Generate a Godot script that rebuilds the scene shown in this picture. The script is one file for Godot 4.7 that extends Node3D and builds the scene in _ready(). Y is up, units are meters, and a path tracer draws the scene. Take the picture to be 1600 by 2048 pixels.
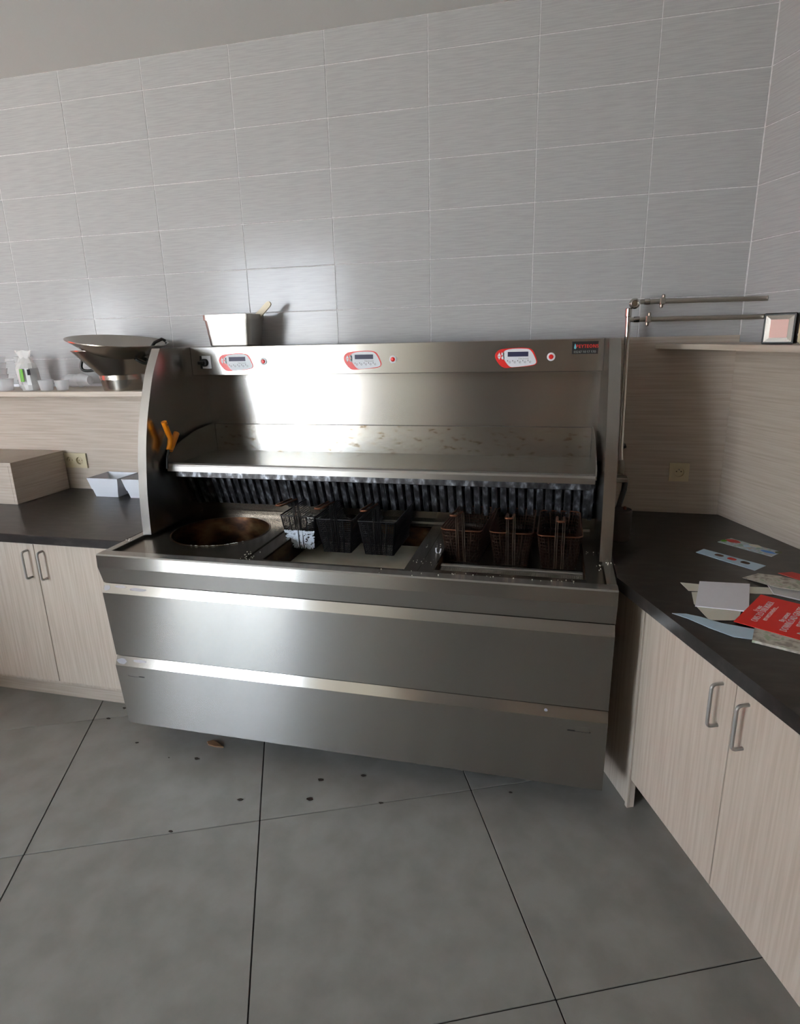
extends Node3D
# A chip-shop kitchen corner: a stainless three-vat fryer between two laminate base units.
# Metres, y up. Back wall is the plane z = 0, floor y = 0; wall_right leaves the corner (3.545, 0) at 22.5 degrees.

const CORNER := Vector3(3.545, 0, 0)
const STEEL := Color(0.70, 0.69, 0.67)
const TURN := deg_to_rad(22.5)

var M := {}
var origin := {}
var taken := {}
var rng := RandomNumberGenerator.new()


# ---------------------------------------------------------------- mesh builder
class MB:
	var v := PackedVector3Array()
	var n := PackedVector3Array()
	var uv := PackedVector2Array()

	func puv(p: Vector3, m: Vector3) -> Vector2:
		if absf(m.y) > 0.8:
			return Vector2(p.x, p.z)
		var t := Vector3(m.z, 0, -m.x).normalized()
		return Vector2(p.dot(t), p.y)

	func tri(a: Vector3, b: Vector3, c: Vector3, m: Vector3) -> void:
		var flip := (b - a).cross(c - a).dot(m) > 0.0
		var ps := [a, c, b] if flip else [a, b, c]
		for p in ps:
			v.append(p); n.append(m); uv.append(puv(p, m))

	func tri3(a: Vector3, b: Vector3, c: Vector3, ma: Vector3, mb: Vector3, mc: Vector3, ua := Vector2.ZERO, ub := Vector2.ZERO, uc := Vector2.ZERO) -> void:
		if (b - a).cross(c - a).dot(ma + mb + mc) > 0.0:
			v.append(a); v.append(c); v.append(b); n.append(ma); n.append(mc); n.append(mb); uv.append(ua); uv.append(uc); uv.append(ub)
		else:
			v.append(a); v.append(b); v.append(c); n.append(ma); n.append(mb); n.append(mc); uv.append(ua); uv.append(ub); uv.append(uc)

	func quad(a: Vector3, b: Vector3, c: Vector3, d: Vector3, m: Vector3) -> void:
		tri(a, b, c, m); tri(a, c, d, m)

	func face(a: Vector3, b: Vector3, c: Vector3, d: Vector3, out: Vector3) -> void:
		var m := (c - a).cross(d - b).normalized()
		quad(a, b, c, d, m if m.dot(out) >= 0.0 else -m)

	# a box with chamfered edges
	func box(lo: Vector3, hi: Vector3, e := 0.0) -> MB:
		var c := (lo + hi) / 2.0
		var h := (hi - lo) / 2.0
		e = minf(e, minf(h.x, minf(h.y, h.z)) * 0.9)
		for ax in 3:
			var i := (ax + 1) % 3
			var j := (ax + 2) % 3
			for s in [-1.0, 1.0]:
				var m := Vector3.ZERO; m[ax] = s
				var q := []
				for k in [[-1, -1], [1, -1], [1, 1], [-1, 1]]:
					var p := c; p[ax] += s * h[ax]; p[i] += k[0] * (h[i] - e); p[j] += k[1] * (h[j] - e)
					q.append(p)
				quad(q[0], q[1], q[2], q[3], m)
		if e > 0.0:
			for ax in 3:
				var i := (ax + 1) % 3
				var j := (ax + 2) % 3
				for si in [-1.0, 1.0]:
					for sj in [-1.0, 1.0]:
						var m := Vector3.ZERO; m[i] = si; m[j] = sj; m = m.normalized()
						var q := []
						for k in [[-1, 0], [1, 0], [1, 1], [-1, 1]]:
							var p := c; p[ax] += k[0] * (h[ax] - e)
							p[i] += si * (h[i] - (e if k[1] == 1 else 0.0)); p[j] += sj * (h[j] - (0.0 if k[1] == 1 else e))
							q.append(p)
						quad(q[0], q[1], q[2], q[3], m)
			for sx in [-1.0, 1.0]:
				for sy in [-1.0, 1.0]:
					for sz in [-1.0, 1.0]:
						var s := Vector3(sx, sy, sz)
						tri(c + s * (h - Vector3(0, e, e)), c + s * (h - Vector3(e, 0, e)), c + s * (h - Vector3(e, e, 0)), s.normalized())
		return self

	# polygon extruded along an axis: 0 = x with (z, y), 1 = y with (x, z), 2 = z with (x, y)
	func extr(poly: PackedVector2Array, ax: int, a: float, b: float) -> MB:
		var to3 := func(p: Vector2, t: float) -> Vector3:
			return Vector3(t, p.y, p.x) if ax == 0 else (Vector3(p.x, t, p.y) if ax == 1 else Vector3(p.x, p.y, t))
		var area := 0.0
		for i in poly.size():
			var p := poly[i]; var q := poly[(i + 1) % poly.size()]
			area += p.x * q.y - q.x * p.y
		for i in poly.size():
			var p := poly[i]; var q := poly[(i + 1) % poly.size()]
			var o := Vector2(q.y - p.y, p.x - q.x).normalized() * signf(area)
			var m: Vector3 = to3.call(o, 0.0)
			quad(to3.call(p, a), to3.call(q, a), to3.call(q, b), to3.call(p, b), m)
		var ix := Geometry2D.triangulate_polygon(poly)
		for k in range(0, ix.size(), 3):
			for e in [[a, -1.0], [b, 1.0]]:
				var m := Vector3.ZERO; m[ax] = e[1] * signf(b - a)
				tri(to3.call(poly[ix[k]], e[0]), to3.call(poly[ix[k + 1]], e[0]), to3.call(poly[ix[k + 2]], e[0]), m)
		return self

	# profile of (radius, height) turned about y through c; hard at profile points, smooth round
	func lathe(prof: Array, seg: int, c := Vector3.ZERO, bs := Basis()) -> MB:
		for k in prof.size() - 1:
			var p: Vector2 = prof[k]; var q: Vector2 = prof[k + 1]
			var o := Vector2(q.y - p.y, p.x - q.x).normalized()
			for i in seg:
				var t0 := TAU * i / seg; var t1 := TAU * (i + 1) / seg
				var d0 := Vector3(cos(t0), 0, sin(t0)); var d1 := Vector3(cos(t1), 0, sin(t1))
				var m0 := bs * (d0 * o.x + Vector3(0, o.y, 0)); var m1 := bs * (d1 * o.x + Vector3(0, o.y, 0))
				var a := c + bs * (d0 * p.x + Vector3(0, p.y, 0)); var b := c + bs * (d1 * p.x + Vector3(0, p.y, 0))
				var e := c + bs * (d1 * q.x + Vector3(0, q.y, 0)); var f := c + bs * (d0 * q.x + Vector3(0, q.y, 0))
				var u0 := float(i) / seg * 2.0; var u1 := float(i + 1) / seg * 2.0
				if p.x > 1e-6: tri3(a, b, e, m0, m1, m1, Vector2(u0, p.y), Vector2(u1, p.y), Vector2(u1, q.y + 0.001))
				if q.x > 1e-6: tri3(a, e, f, m0, m1, m0, Vector2(u0, p.y), Vector2(u1, q.y + 0.001), Vector2(u0, q.y + 0.001))
		return self

	func tube(path: Array, r: float, seg := 8, closed := false, caps := true) -> MB:
		var k := path.size()
		var t := []
		for i in k:
			var a: Vector3 = path[(i - 1 + k) % k] if (closed or i > 0) else path[i]
			var b: Vector3 = path[(i + 1) % k] if (closed or i < k - 1) else path[i]
			t.append((b - a).normalized())
		var up: Vector3 = Vector3.UP if absf(t[0].y) < 0.9 else Vector3.RIGHT
		var rows := []; var nrm := []
		var x: Vector3 = up.cross(t[0]).normalized()
		for i in k:
			x = (x - t[i] * x.dot(t[i])).normalized()
			var y: Vector3 = t[i].cross(x)
			var row := []; var nr := []
			for j in seg:
				var m := x * cos(TAU * j / seg) + y * sin(TAU * j / seg)
				row.append(path[i] + m * r); nr.append(m)
			rows.append(row); nrm.append(nr)
		for i in (k if closed else k - 1):
			var i2 := (i + 1) % k
			for j in seg:
				var j2 := (j + 1) % seg
				var u0 := float(j) / seg; var u1 := float(j + 1) / seg
				tri3(rows[i][j], rows[i][j2], rows[i2][j2], nrm[i][j], nrm[i][j2], nrm[i2][j2], Vector2(u0, i), Vector2(u1, i), Vector2(u1, i + 1))
				tri3(rows[i][j], rows[i2][j2], rows[i2][j], nrm[i][j], nrm[i2][j2], nrm[i2][j], Vector2(u0, i), Vector2(u1, i + 1), Vector2(u0, i + 1))
		if caps and not closed:
			for e in [[0, -1.0], [k - 1, 1.0]]:
				for j in range(1, seg - 1):
					tri(rows[e[0]][0], rows[e[0]][j], rows[e[0]][j + 1], t[e[0]] * e[1])
		return self

	# thin wire: a three-sided prism
	func wire(a: Vector3, b: Vector3, r: float) -> void:
		var d := (b - a).normalized()
		var x := (Vector3.UP if absf(d.y) < 0.9 else Vector3.RIGHT).cross(d).normalized()
		var y := d.cross(x)
		for j in 3:
			var m0 := x * cos(TAU * j / 3.0) + y * sin(TAU * j / 3.0)
			var m1 := x * cos(TAU * (j + 1) / 3.0) + y * sin(TAU * (j + 1) / 3.0)
			tri3(a + m0 * r, a + m1 * r, b + m1 * r, m0, m1, m1)
			tri3(a + m0 * r, b + m1 * r, b + m0 * r, m0, m1, m0)

	func join(o: MB, tf := Transform3D()) -> MB:
		for p in o.v: v.append(tf * p)
		for m in o.n: n.append((tf.basis * m).normalized())
		uv.append_array(o.uv)
		return self

	func mesh(off := Vector3.ZERO) -> ArrayMesh:
		var a := []
		a.resize(Mesh.ARRAY_MAX)
		var w := PackedVector3Array()
		w.resize(v.size())
		for i in v.size(): w[i] = v[i] - off
		a[Mesh.ARRAY_VERTEX] = w; a[Mesh.ARRAY_NORMAL] = n; a[Mesh.ARRAY_TEX_UV] = uv
		var m := ArrayMesh.new()
		m.add_surface_from_arrays(Mesh.PRIMITIVE_TRIANGLES, a)
		return m


# ---------------------------------------------------------------- scene helpers
func numbered(called: String) -> String:
	var k: int = taken.get(called, 0)
	taken[called] = k + 1
	return called if k == 0 else "%s_%03d" % [called, k]

func thing(called: String, label: String, category: String, at: Vector3, group := "") -> Node3D:
	var o := Node3D.new()
	o.name = numbered(called)
	add_child(o)
	o.position = at
	origin[o] = at
	tag(o, label, category, group)
	return o

# a thing that stands against wall_right: its own x runs along the wall, its own z into the room
func thing_r(called: String, label: String, category: String, s: float, y: float, off: float, group := "") -> Node3D:
	var o := thing(called, label, category, wr(s, off, y), group)
	o.rotation.y = TURN - PI / 2
	origin[o] = Vector3(s, y, off)
	return o

func wr(s: float, off: float, y: float) -> Vector3:
	return CORNER + Vector3(sin(TURN), 0, cos(TURN)) * s + Vector3(-cos(TURN), 0, sin(TURN)) * off + Vector3(0, y, 0)

func tag(o: Node, label: String, category: String, group := "") -> void:
	o.set_meta("label", label)
	if category: o.set_meta("category", category)
	if group: o.set_meta("group", group)

# one mesh; built in the parent's frame before the parent's own base was taken off
func obj(called: String, mb: MB, m: Material, parent: Node = null) -> MeshInstance3D:
	var o := MeshInstance3D.new()
	o.material_override = m
	if parent == null:
		o.name = numbered(called)
		add_child(o)
		o.mesh = mb.mesh()
		origin[o] = Vector3.ZERO
	else:
		o.name = called
		o.mesh = mb.mesh(origin[parent])
		parent.add_child(o, true)
		origin[o] = origin[parent]
	return o

func struct(called: String, mb: MB, m: Material, parent: Node = null) -> MeshInstance3D:
	var o := obj(called, mb, m, parent)
	if parent == null: o.set_meta("kind", "structure")
	return o

func one(called: String, mb: MB, m: Material, label: String, category: String, group := "") -> MeshInstance3D:
	var lo := Vector3(1e9, 1e9, 1e9); var hi := -lo
	for p in mb.v:
		lo = lo.min(p); hi = hi.max(p)
	var base := Vector3((lo.x + hi.x) / 2, lo.y, (lo.z + hi.z) / 2)
	var o := MeshInstance3D.new()
	o.name = numbered(called)
	add_child(o)
	o.mesh = mb.mesh(base)
	o.material_override = m
	o.position = base
	tag(o, label, category, group)
	return o

func bx(x0: float, x1: float, y0: float, y1: float, z0: float, z1: float, e := 0.0) -> MB:
	return MB.new().box(Vector3(x0, y0, z0), Vector3(x1, y1, z1), e)

func arc(c: Vector3, r: float, u: Vector3, w: Vector3, a0: float, a1: float, k: int) -> Array:
	var out := []
	for i in k + 1:
		var t := lerpf(a0, a1, float(i) / k)
		out.append(c + (u * cos(t) + w * sin(t)) * r)
	return out

# lettering: flat letters lying in the plane of the basis (x along the line, y up the letters)
func letters(text: String, height: float, m: Material, parent: Node, at: Vector3, bs := Basis(), bold := false) -> void:
	var f := SystemFont.new()
	f.font_names = PackedStringArray(["Droid Sans"])
	if bold: f.font_weight = 700
	var t := TextMesh.new()
	t.font = f
	t.text = text
	t.font_size = 32
	t.pixel_size = height / 24.0
	t.depth = 0.0004
	t.curve_step = 2.0
	var o := MeshInstance3D.new()
	o.name = "lettering"
	o.mesh = t
	o.material_override = m
	parent.add_child(o, true)
	o.transform = Transform3D(bs, at - origin[parent])
	origin[o] = origin[parent]


# ---------------------------------------------------------------- materials
func noise_tex(cols: Array, offs: Array, freq: float, sd: int, oct := 4, w := 512, h := 512, kind := FastNoiseLite.TYPE_SIMPLEX_SMOOTH) -> NoiseTexture2D:
	var f := FastNoiseLite.new()
	f.seed = sd; f.frequency = freq; f.fractal_octaves = oct; f.noise_type = kind
	var g := Gradient.new()
	g.offsets = PackedFloat32Array(offs); g.colors = PackedColorArray(cols)
	var t := NoiseTexture2D.new()
	t.width = w; t.height = h; t.seamless = true; t.noise = f; t.color_ramp = g
	return t

func mat(called: String, col: Color, rough: float, metal := 0.0) -> StandardMaterial3D:
	var m := StandardMaterial3D.new()
	m.resource_name = called
	m.albedo_color = col; m.roughness = rough; m.metallic = metal
	M[called] = m
	return m

func tri_mat(called: String, tex: Texture2D, sc: Vector3, rough: float, metal := 0.0, off := Vector3.ZERO) -> StandardMaterial3D:
	var m := mat(called, Color.WHITE, rough, metal)
	m.albedo_texture = tex
	m.uv1_triplanar = true; m.uv1_world_triplanar = true; m.uv1_scale = sc; m.uv1_offset = off
	m.uv1_triplanar_sharpness = 6.0
	return m

func g(x: float) -> Color:
	return Color(x, x, x)

func make_materials() -> void:
	# brushed stainless: roughness stretched across the horizontal grain
	for d in [["steel", STEEL, 0.25, 0.85], ["steel_front", STEEL, 0.205, 1.0], ["steel_stained", STEEL, 0.25, 0.8], ["steel_matt", STEEL, 0.30, 0.8], ["steel_greasy_shaded", Color(0.50, 0.47, 0.43), 0.26, 0.5]]:  # greasy deck steel is also darkened in colour for the dim interior it mirrors
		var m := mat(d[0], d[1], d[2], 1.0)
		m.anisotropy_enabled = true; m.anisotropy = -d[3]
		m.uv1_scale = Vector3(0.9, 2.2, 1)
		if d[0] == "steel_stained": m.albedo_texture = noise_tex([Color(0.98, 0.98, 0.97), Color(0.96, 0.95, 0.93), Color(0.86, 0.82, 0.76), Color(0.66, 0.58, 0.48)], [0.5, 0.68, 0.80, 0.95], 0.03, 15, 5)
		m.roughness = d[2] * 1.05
	mat("chrome", Color(0.78, 0.77, 0.75), 0.12, 1.0)
	mat("satin_metal", Color(0.66, 0.65, 0.63), 0.45, 0.8)
	mat("zinc", Color(0.66, 0.64, 0.60), 0.36, 0.9)
	mat("pot_steel", Color(0.66, 0.64, 0.61), 0.22, 1.0)
	var soot := noise_tex([Color(0.12, 0.12, 0.125), Color(0.27, 0.27, 0.28), Color(0.40, 0.41, 0.43), Color(0.62, 0.64, 0.67)], [0.0, 0.5, 0.68, 0.9], 0.02, 11, 5)
	tri_mat("sooty_steel", soot, Vector3(2.5, 1.4, 2.5), 0.36, 0.6)
	var burnt := noise_tex([Color(0.16, 0.09, 0.04), Color(0.30, 0.19, 0.10), Color(0.42, 0.33, 0.22)], [0.25, 0.5, 0.8], 0.01, 21, 4)
	tri_mat("burnt_steel", burnt, Vector3(1.2, 2.0, 1.2), 0.4, 0.75)
	mat("wire_black", Color(0.11, 0.108, 0.11), 0.40, 0.55)
	mat("wire_brown", Color(0.27, 0.20, 0.16), 0.34, 0.8)
	mat("wire_steel", Color(0.60, 0.55, 0.50), 0.3, 1.0)
	mat("wire_copper", Color(0.42, 0.26, 0.18), 0.4, 0.8)
	mat("fat_white", Color(0.80, 0.83, 0.87), 0.55)
	var fat := noise_tex([Color(0.83, 0.81, 0.73), Color(0.87, 0.85, 0.78)], [0.3, 0.7], 0.01, 31, 3)
	tri_mat("fat", fat, Vector3(1.5, 1.5, 1.5), 0.35)
	# glazed wall tile with fine horizontal streaks
	for k in 3:
		var t := noise_tex([g(0.64), g(0.66), g(0.675)], [0.2, 0.5, 0.8], 0.02, 41 + k, 5)
		var m := tri_mat("wall_tile_%d" % k, t, Vector3(0.7, 13.0, 0.7), 0.17, 0.0, Vector3(0.31 * k, 0.17 * k, 0.4 * k))
		m.metallic_specular = 0.36
	var grout := noise_tex([g(0.78), g(0.84)], [0.3, 0.7], 0.03, 51, 3)
	tri_mat("grout", grout, Vector3(3, 3, 3), 0.9)
	var wood := [Color(0.685, 0.63, 0.57), Color(0.715, 0.665, 0.605), Color(0.74, 0.695, 0.64)]
	var grain := noise_tex(wood, [0.2, 0.5, 0.8], 0.016, 61, 5)
	tri_mat("wood_across", grain, Vector3(0.3, 9.0, 0.3), 0.42)
	tri_mat("wood_upright", grain, Vector3(8.0, 0.25, 8.0), 0.42)
	tri_mat("wood_upright_b", grain, Vector3(8.0, 0.25, 8.0), 0.42, 0.0, Vector3(0.37, 0.2, 0.11))
	var dark := noise_tex([Color(0.105, 0.095, 0.09), Color(0.145, 0.13, 0.122), Color(0.20, 0.185, 0.175)], [0.25, 0.55, 0.85], 0.014, 71, 5)
	tri_mat("worktop", dark, Vector3(1.1, 2.5, 3.0), 0.33)
	for k in 3:
		var t := noise_tex([Color(0.495, 0.488, 0.465), Color(0.52, 0.512, 0.49), Color(0.545, 0.537, 0.515)], [0.2, 0.5, 0.8], 0.012, 81 + k, 5)
		tri_mat("floor_tile_%d" % k, t, Vector3(0.8, 0.8, 0.8), 0.42, 0.0, Vector3(0.23 * k, 0, 0.41 * k))
	mat("floor_joint", Color(0.13, 0.115, 0.10), 0.9)
	mat("plaster", Color(0.82, 0.80, 0.77), 0.9)
	mat("ceiling_paint", Color(0.93, 0.93, 0.92), 0.9)
	mat("frame_grey", Color(0.30, 0.31, 0.32), 0.45)
	mat("panel_brown", Color(0.82, 0.74, 0.65), 0.6)
	mat("door_brown", Color(0.37, 0.30, 0.25), 0.55)
	var gl := mat("glass", Color(1, 1, 1, 0.04), 0.02)
	gl.transparency = BaseMaterial3D.TRANSPARENCY_ALPHA
	var ff := mat("fat_film", Color(0.75, 0.75, 0.78, 0.45), 0.5)
	ff.transparency = BaseMaterial3D.TRANSPARENCY_ALPHA
	mat("white_plastic", Color(0.86, 0.87, 0.89), 0.35)
	mat("cream_plastic", Color(0.80, 0.75, 0.62), 0.4)
	mat("cream_dark", Color(0.30, 0.26, 0.19), 0.6)
	mat("black_plastic", Color(0.03, 0.03, 0.032), 0.4)
	mat("red_panel", Color(0.83, 0.08, 0.05), 0.35)
	mat("panel_white", Color(0.84, 0.85, 0.87), 0.55)
	mat("display_blue", Color(0.06, 0.07, 0.24), 0.5)
	mat("print_dark", Color(0.22, 0.20, 0.22), 0.6)
	mat("print_red", Color(0.75, 0.14, 0.10), 0.5)
	mat("print_grey", Color(0.55, 0.58, 0.56), 0.5)
	mat("print_sky", Color(0.30, 0.55, 0.85), 0.5)
	mat("print_olive", Color(0.32, 0.36, 0.24), 0.6)
	mat("print_blue", Color(0.38, 0.68, 0.75), 0.5)
	mat("yellow_plastic", Color(0.88, 0.52, 0.03), 0.4)
	mat("paper_white", Color(0.93, 0.93, 0.95), 0.8)
	mat("paper_grey", Color(0.84, 0.84, 0.83), 0.8)
	mat("paper_cream", Color(0.86, 0.85, 0.79), 0.8)
	mat("paper_blue", Color(0.74, 0.84, 0.90), 0.6)
	mat("card_red", Color(0.90, 0.10, 0.055), 0.5)
	mat("lens_pink_reflection", Color(0.90, 0.74, 0.70), 0.6)  # floodlight lens colour, with reflected pink light painted in
	mat("crumb", Color(0.86, 0.85, 0.80), 0.8)
	mat("debris", Color(0.20, 0.165, 0.135), 0.9)
	mat("rust_spot", Color(0.27, 0.19, 0.13), 0.9)
	mat("chip_brown", Color(0.42, 0.31, 0.21), 0.8)
	mat("canister_brown", Color(0.20, 0.155, 0.14), 0.5)
	mat("green_label", Color(0.35, 0.62, 0.12), 0.6)
	var cl := mat("clear_plastic", Color(0.90, 0.90, 0.90, 0.42), 0.3)
	cl.transparency = BaseMaterial3D.TRANSPARENCY_ALPHA
	var cf := mat("clear_film", Color(0.95, 0.94, 0.92, 0.35), 0.3)
	cf.transparency = BaseMaterial3D.TRANSPARENCY_ALPHA
	var wbl := mat("white_blind", Color(0.93, 0.92, 0.89), 0.8)
	wbl.backlight_enabled = true; wbl.backlight = Color(0.56, 0.55, 0.53)
	var bl := mat("salmon_blind", Color(0.95, 0.45, 0.33), 0.8)
	bl.backlight_enabled = true; bl.backlight = Color(0.95, 0.5, 0.4)
	# printed leaflets: blotches of print
	tri_mat("print_bright", noise_tex([Color(0.55, 0.66, 0.62), Color(0.75, 0.78, 0.78), Color(0.66, 0.74, 0.82), Color(0.72, 0.66, 0.60)], [0.2, 0.45, 0.6, 0.8], 0.02, 91, 2, 256, 256), Vector3(5, 5, 5), 0.4)
	tri_mat("print_news", noise_tex([Color(0.60, 0.57, 0.53), Color(0.74, 0.72, 0.66), Color(0.80, 0.79, 0.75), Color(0.66, 0.70, 0.60)], [0.2, 0.4, 0.6, 0.8], 0.02, 92, 3, 256, 256), Vector3(5, 5, 5), 0.7)


# ---------------------------------------------------------------- build
func _ready() -> void:
	rng.seed = 7
	var cam := Camera3D.new()
	cam.name = "camera"
	cam.transform = Transform3D(Basis(Vector3(0.96972867, -0.0242032, -0.24298252), Vector3(-0.04364795, 0.96186855, -0.27000694), Vector3(0.24025227, 0.27243916, 0.9316951)), Vector3(2.83216, 1.69037, 2.90888))
	cam.fov = 79.293
	cam.near = 0.02
	add_child(cam)
	cam.current = true
	var sky_m := ProceduralSkyMaterial.new()
	sky_m.sky_top_color = Color(0.80, 0.88, 0.97)
	sky_m.sky_horizon_color = Color(0.95, 0.97, 1.0)
	sky_m.ground_horizon_color = Color(0.96, 0.96, 0.95)
	sky_m.ground_bottom_color = Color(0.93, 0.92, 0.90)
	sky_m.sun_angle_max = 0.0
	var sky := Sky.new()
	sky.sky_material = sky_m
	var env := Environment.new()
	env.background_mode = Environment.BG_SKY
	env.sky = sky
	env.background_energy_multiplier = 34.0
	env.tonemap_mode = Environment.TONE_MAPPER_LINEAR
	env.tonemap_exposure = 1.0
	env.sdfgi_enabled = true; env.ssao_enabled = true; env.ssil_enabled = true
	var we := WorldEnvironment.new()
	we.name = "environment"
	we.environment = env
	add_child(we)

	make_materials()
	room()
	fryer()
	left_side()
	right_side()
	baskets()
	on_top()
	small_things()


const FRONT := 6.0      # inner face of the wall with the shop window
const LEFT := -5.5
const TOP := 2.95

func room() -> void:
	# floor: 0.8 m tiles laid along the slanting wall
	var fl := struct("floor", bx(LEFT - 0.3, 6.8, -0.2, -0.004, -0.3, FRONT + 0.3), M.floor_joint)
	var e1 := Vector2(0.9143, -0.4051); var e2 := Vector2(0.4051, 0.9143)
	var tm := bx(-0.398, 0.398, -0.02, 0.0, -0.398, 0.398, 0.0012).mesh()
	for i in range(-12, 9):
		for j in range(-6, 12):
			var c := e1 * (0.384 + 0.8 * (i + 0.5)) + e2 * (1.070 + 0.8 * (j + 0.5))
			if c.x < LEFT - 0.5 or c.x > 6.5 or c.y < -0.5 or c.y > FRONT + 0.4: continue
			var t := MeshInstance3D.new()
			t.name = "tile"
			t.mesh = tm
			t.material_override = M["floor_tile_%d" % (posmod(i * 2 + j * 5, 3))]
			fl.add_child(t, true)
			t.position = Vector3(c.x, 0, c.y)
			t.rotation.y = deg_to_rad(23.9) + PI / 2 * posmod(i + j, 2)
	struct("ceiling", bx(LEFT - 0.3, 6.8, TOP, TOP + 0.2, -0.3, FRONT + 0.3), M.ceiling_paint)
	# back wall and its tiles
	var wb := struct("wall_back", bx(LEFT - 0.3, 3.9, -0.2, TOP + 0.1, -0.25, -0.0016), M.grout)
	var tile_m := {}
	for i in range(-6, 8):
		for k in range(-2, 6):
			var x0 := 0.45 * i; var x1 := minf(x0 + 0.45, 3.545)
			var y0 := 1.8204 + 0.2 * k; var y1 := minf(y0 + 0.2, TOP)
			if x0 < LEFT - 0.3: continue
			var w := x1 - x0 - 0.003; var h := y1 - y0 - 0.003
			var key := "%.3f %.3f" % [w, h]
			if not tile_m.has(key): tile_m[key] = bx(-w / 2, w / 2, -h / 2, h / 2, -0.012, 0.0, 0.0012).mesh()
			var t := MeshInstance3D.new()
			t.name = "tile"
			t.mesh = tile_m[key]
			t.material_override = M["wall_tile_%d" % posmod(i * 2 + k, 3)]
			wb.add_child(t, true)
			t.position = Vector3((x0 + x1) / 2, (y0 + y1) / 2, 0)
	# wall_right, slanting
	var wrm := MB.new().box(Vector3(-0.3, -0.2, -0.25), Vector3(7.2, TOP + 0.1, -0.0016))
	var wrt := struct("wall_right", wrm, M.grout)
	wrt.position = CORNER
	wrt.rotation.y = TURN - PI / 2
	for i in range(0, 10):
		for k in range(-1, 6):
			var y0 := 1.8204 + 0.2 * k; var y1 := minf(y0 + 0.2, TOP)
			var h := y1 - y0 - 0.003
			var key := "%.3f %.3f" % [0.447, h]
			if not tile_m.has(key): tile_m[key] = bx(-0.2235, 0.2235, -h / 2, h / 2, -0.012, 0.0, 0.0012).mesh()
			var t := MeshInstance3D.new()
			t.name = "tile"
			t.mesh = tile_m[key]
			t.material_override = M["wall_tile_%d" % posmod(i + k, 3)]
			wrt.add_child(t, true)
			t.position = Vector3(0.003 + 0.45 * (i + 0.5), (y0 + y1) / 2, 0)
	# wall_front with the shop window, a second window and a brown door; wall_left with a blind
	var wf := MB.new()
	for r in [[LEFT - 0.3, -4.7, -0.2, TOP + 0.1], [-4.7, -3.9, -0.2, 1.3], [-4.7, -3.9, 2.5, TOP + 0.1], [-3.9, -2.15, -0.2, TOP + 0.1], [-2.15, -0.28, -0.2, 0.2], [-2.15, -0.28, 2.88, TOP + 0.1], [-0.28, -0.2, -0.2, TOP + 0.1], [-0.2, 1.12, -0.2, 0.6], [-0.2, 1.12, 2.88, TOP + 0.1], [1.12, 6.8, -0.2, TOP + 0.1]]:
		wf.box(Vector3(r[0], r[2], FRONT), Vector3(r[1], r[3], FRONT + 0.25))
	struct("wall_front", wf, M.plaster)
	window("window_1", -2.15, -0.28, 0.2, 2.88, [-1.25])
	window("window_4", -0.2, 1.12, 0.6, 2.88, [])
	one("roller_blind", bx(-0.17, 1.09, 0.62, 2.86, FRONT + 0.05, FRONT + 0.052), M.white_blind, "white roller blind drawn down in the shop window", "blind")
	window("window_2", -4.7, -3.9, 1.3, 2.5, [])
	var wl := MB.new()
	for r in [[-0.3, 0.9, -0.2, TOP + 0.1], [0.9, 2.45, -0.2, 1.2], [0.9, 2.45, 2.3, TOP + 0.1], [2.45, FRONT + 0.3, -0.2, TOP + 0.1]]:
		wl.box(Vector3(LEFT - 0.25, r[2], r[0]), Vector3(LEFT, r[3], r[1]))
	struct("wall_left", wl, M.plaster)
	var w3 := MB.new()
	for r in [[0.9, 0.95, 1.2, 2.3], [2.40, 2.45, 1.2, 2.3], [0.95, 2.40, 1.2, 1.25], [0.95, 2.40, 2.25, 2.3]]:
		w3.box(Vector3(LEFT - 0.16, r[2], r[0]), Vector3(LEFT - 0.10, r[3], r[1]))
	var wn := struct("window_3", w3, M.frame_grey)
	for zz in [[0.95, 2.40]]:
		obj("pane", bx(LEFT - 0.132, LEFT - 0.128, 1.25, 2.25, zz[0], zz[1]), M.glass, wn)
	var rb := thing("roller_blind", "salmon roller blind hanging in the side window", "blind", Vector3(LEFT - 0.06, 1.25, 1.65))
	obj("cloth", bx(LEFT - 0.062, LEFT - 0.060, 1.25, 2.24, 0.93, 2.42), M.salmon_blind, rb)
	obj("roller", MB.new().tube([Vector3(LEFT - 0.06, 2.26, 0.92), Vector3(LEFT - 0.06, 2.26, 2.43)], 0.02, 10), M.white_plastic, rb)
	# dark panelling and a door behind the photographer, mirrored brown in the fryer
	for i in 6:
		struct("trim_%d" % (i + 1), bx(1.13 + 0.36 * i + (0.91 if i > 0 else 0.0), 1.405 + 0.36 * i + (0.99 if i > 0 else 0.0), 0.0, TOP, FRONT - 0.03, FRONT - 0.002, 0.004), M.panel_brown)
	var d1 := struct("door_1", bx(1.41, 2.39, 0.0, 2.15, FRONT - 0.04, FRONT, 0.004), M.door_brown)
	obj("door_leaf", bx(1.49, 2.31, 0.01, 2.07, FRONT - 0.05, FRONT - 0.04, 0.003), M.door_brown, d1)
	obj("door_handle", MB.new().tube([Vector3(1.56, 1.05, FRONT - 0.05), Vector3(1.56, 1.05, FRONT - 0.1), Vector3(1.68, 1.05, FRONT - 0.1)], 0.009), M.satin_metal, d1)
	# unseen counter-shaped block, added to keep low daylight off floor and cabinet doors
	var sc := thing("added_light_blocker", "dark counter-shaped block added out of view to shade the floor and low doors", "counter", Vector3(-2.3, 0, 2.8))
	obj("front", bx(-4.6, -0.1, 0.1, 0.98, 2.55, 3.05, 0.003), M.door_brown, sc)
	obj("plinth", bx(-4.55, -0.15, 0.0, 0.1, 2.6, 3.0), M.frame_grey, sc)
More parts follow.
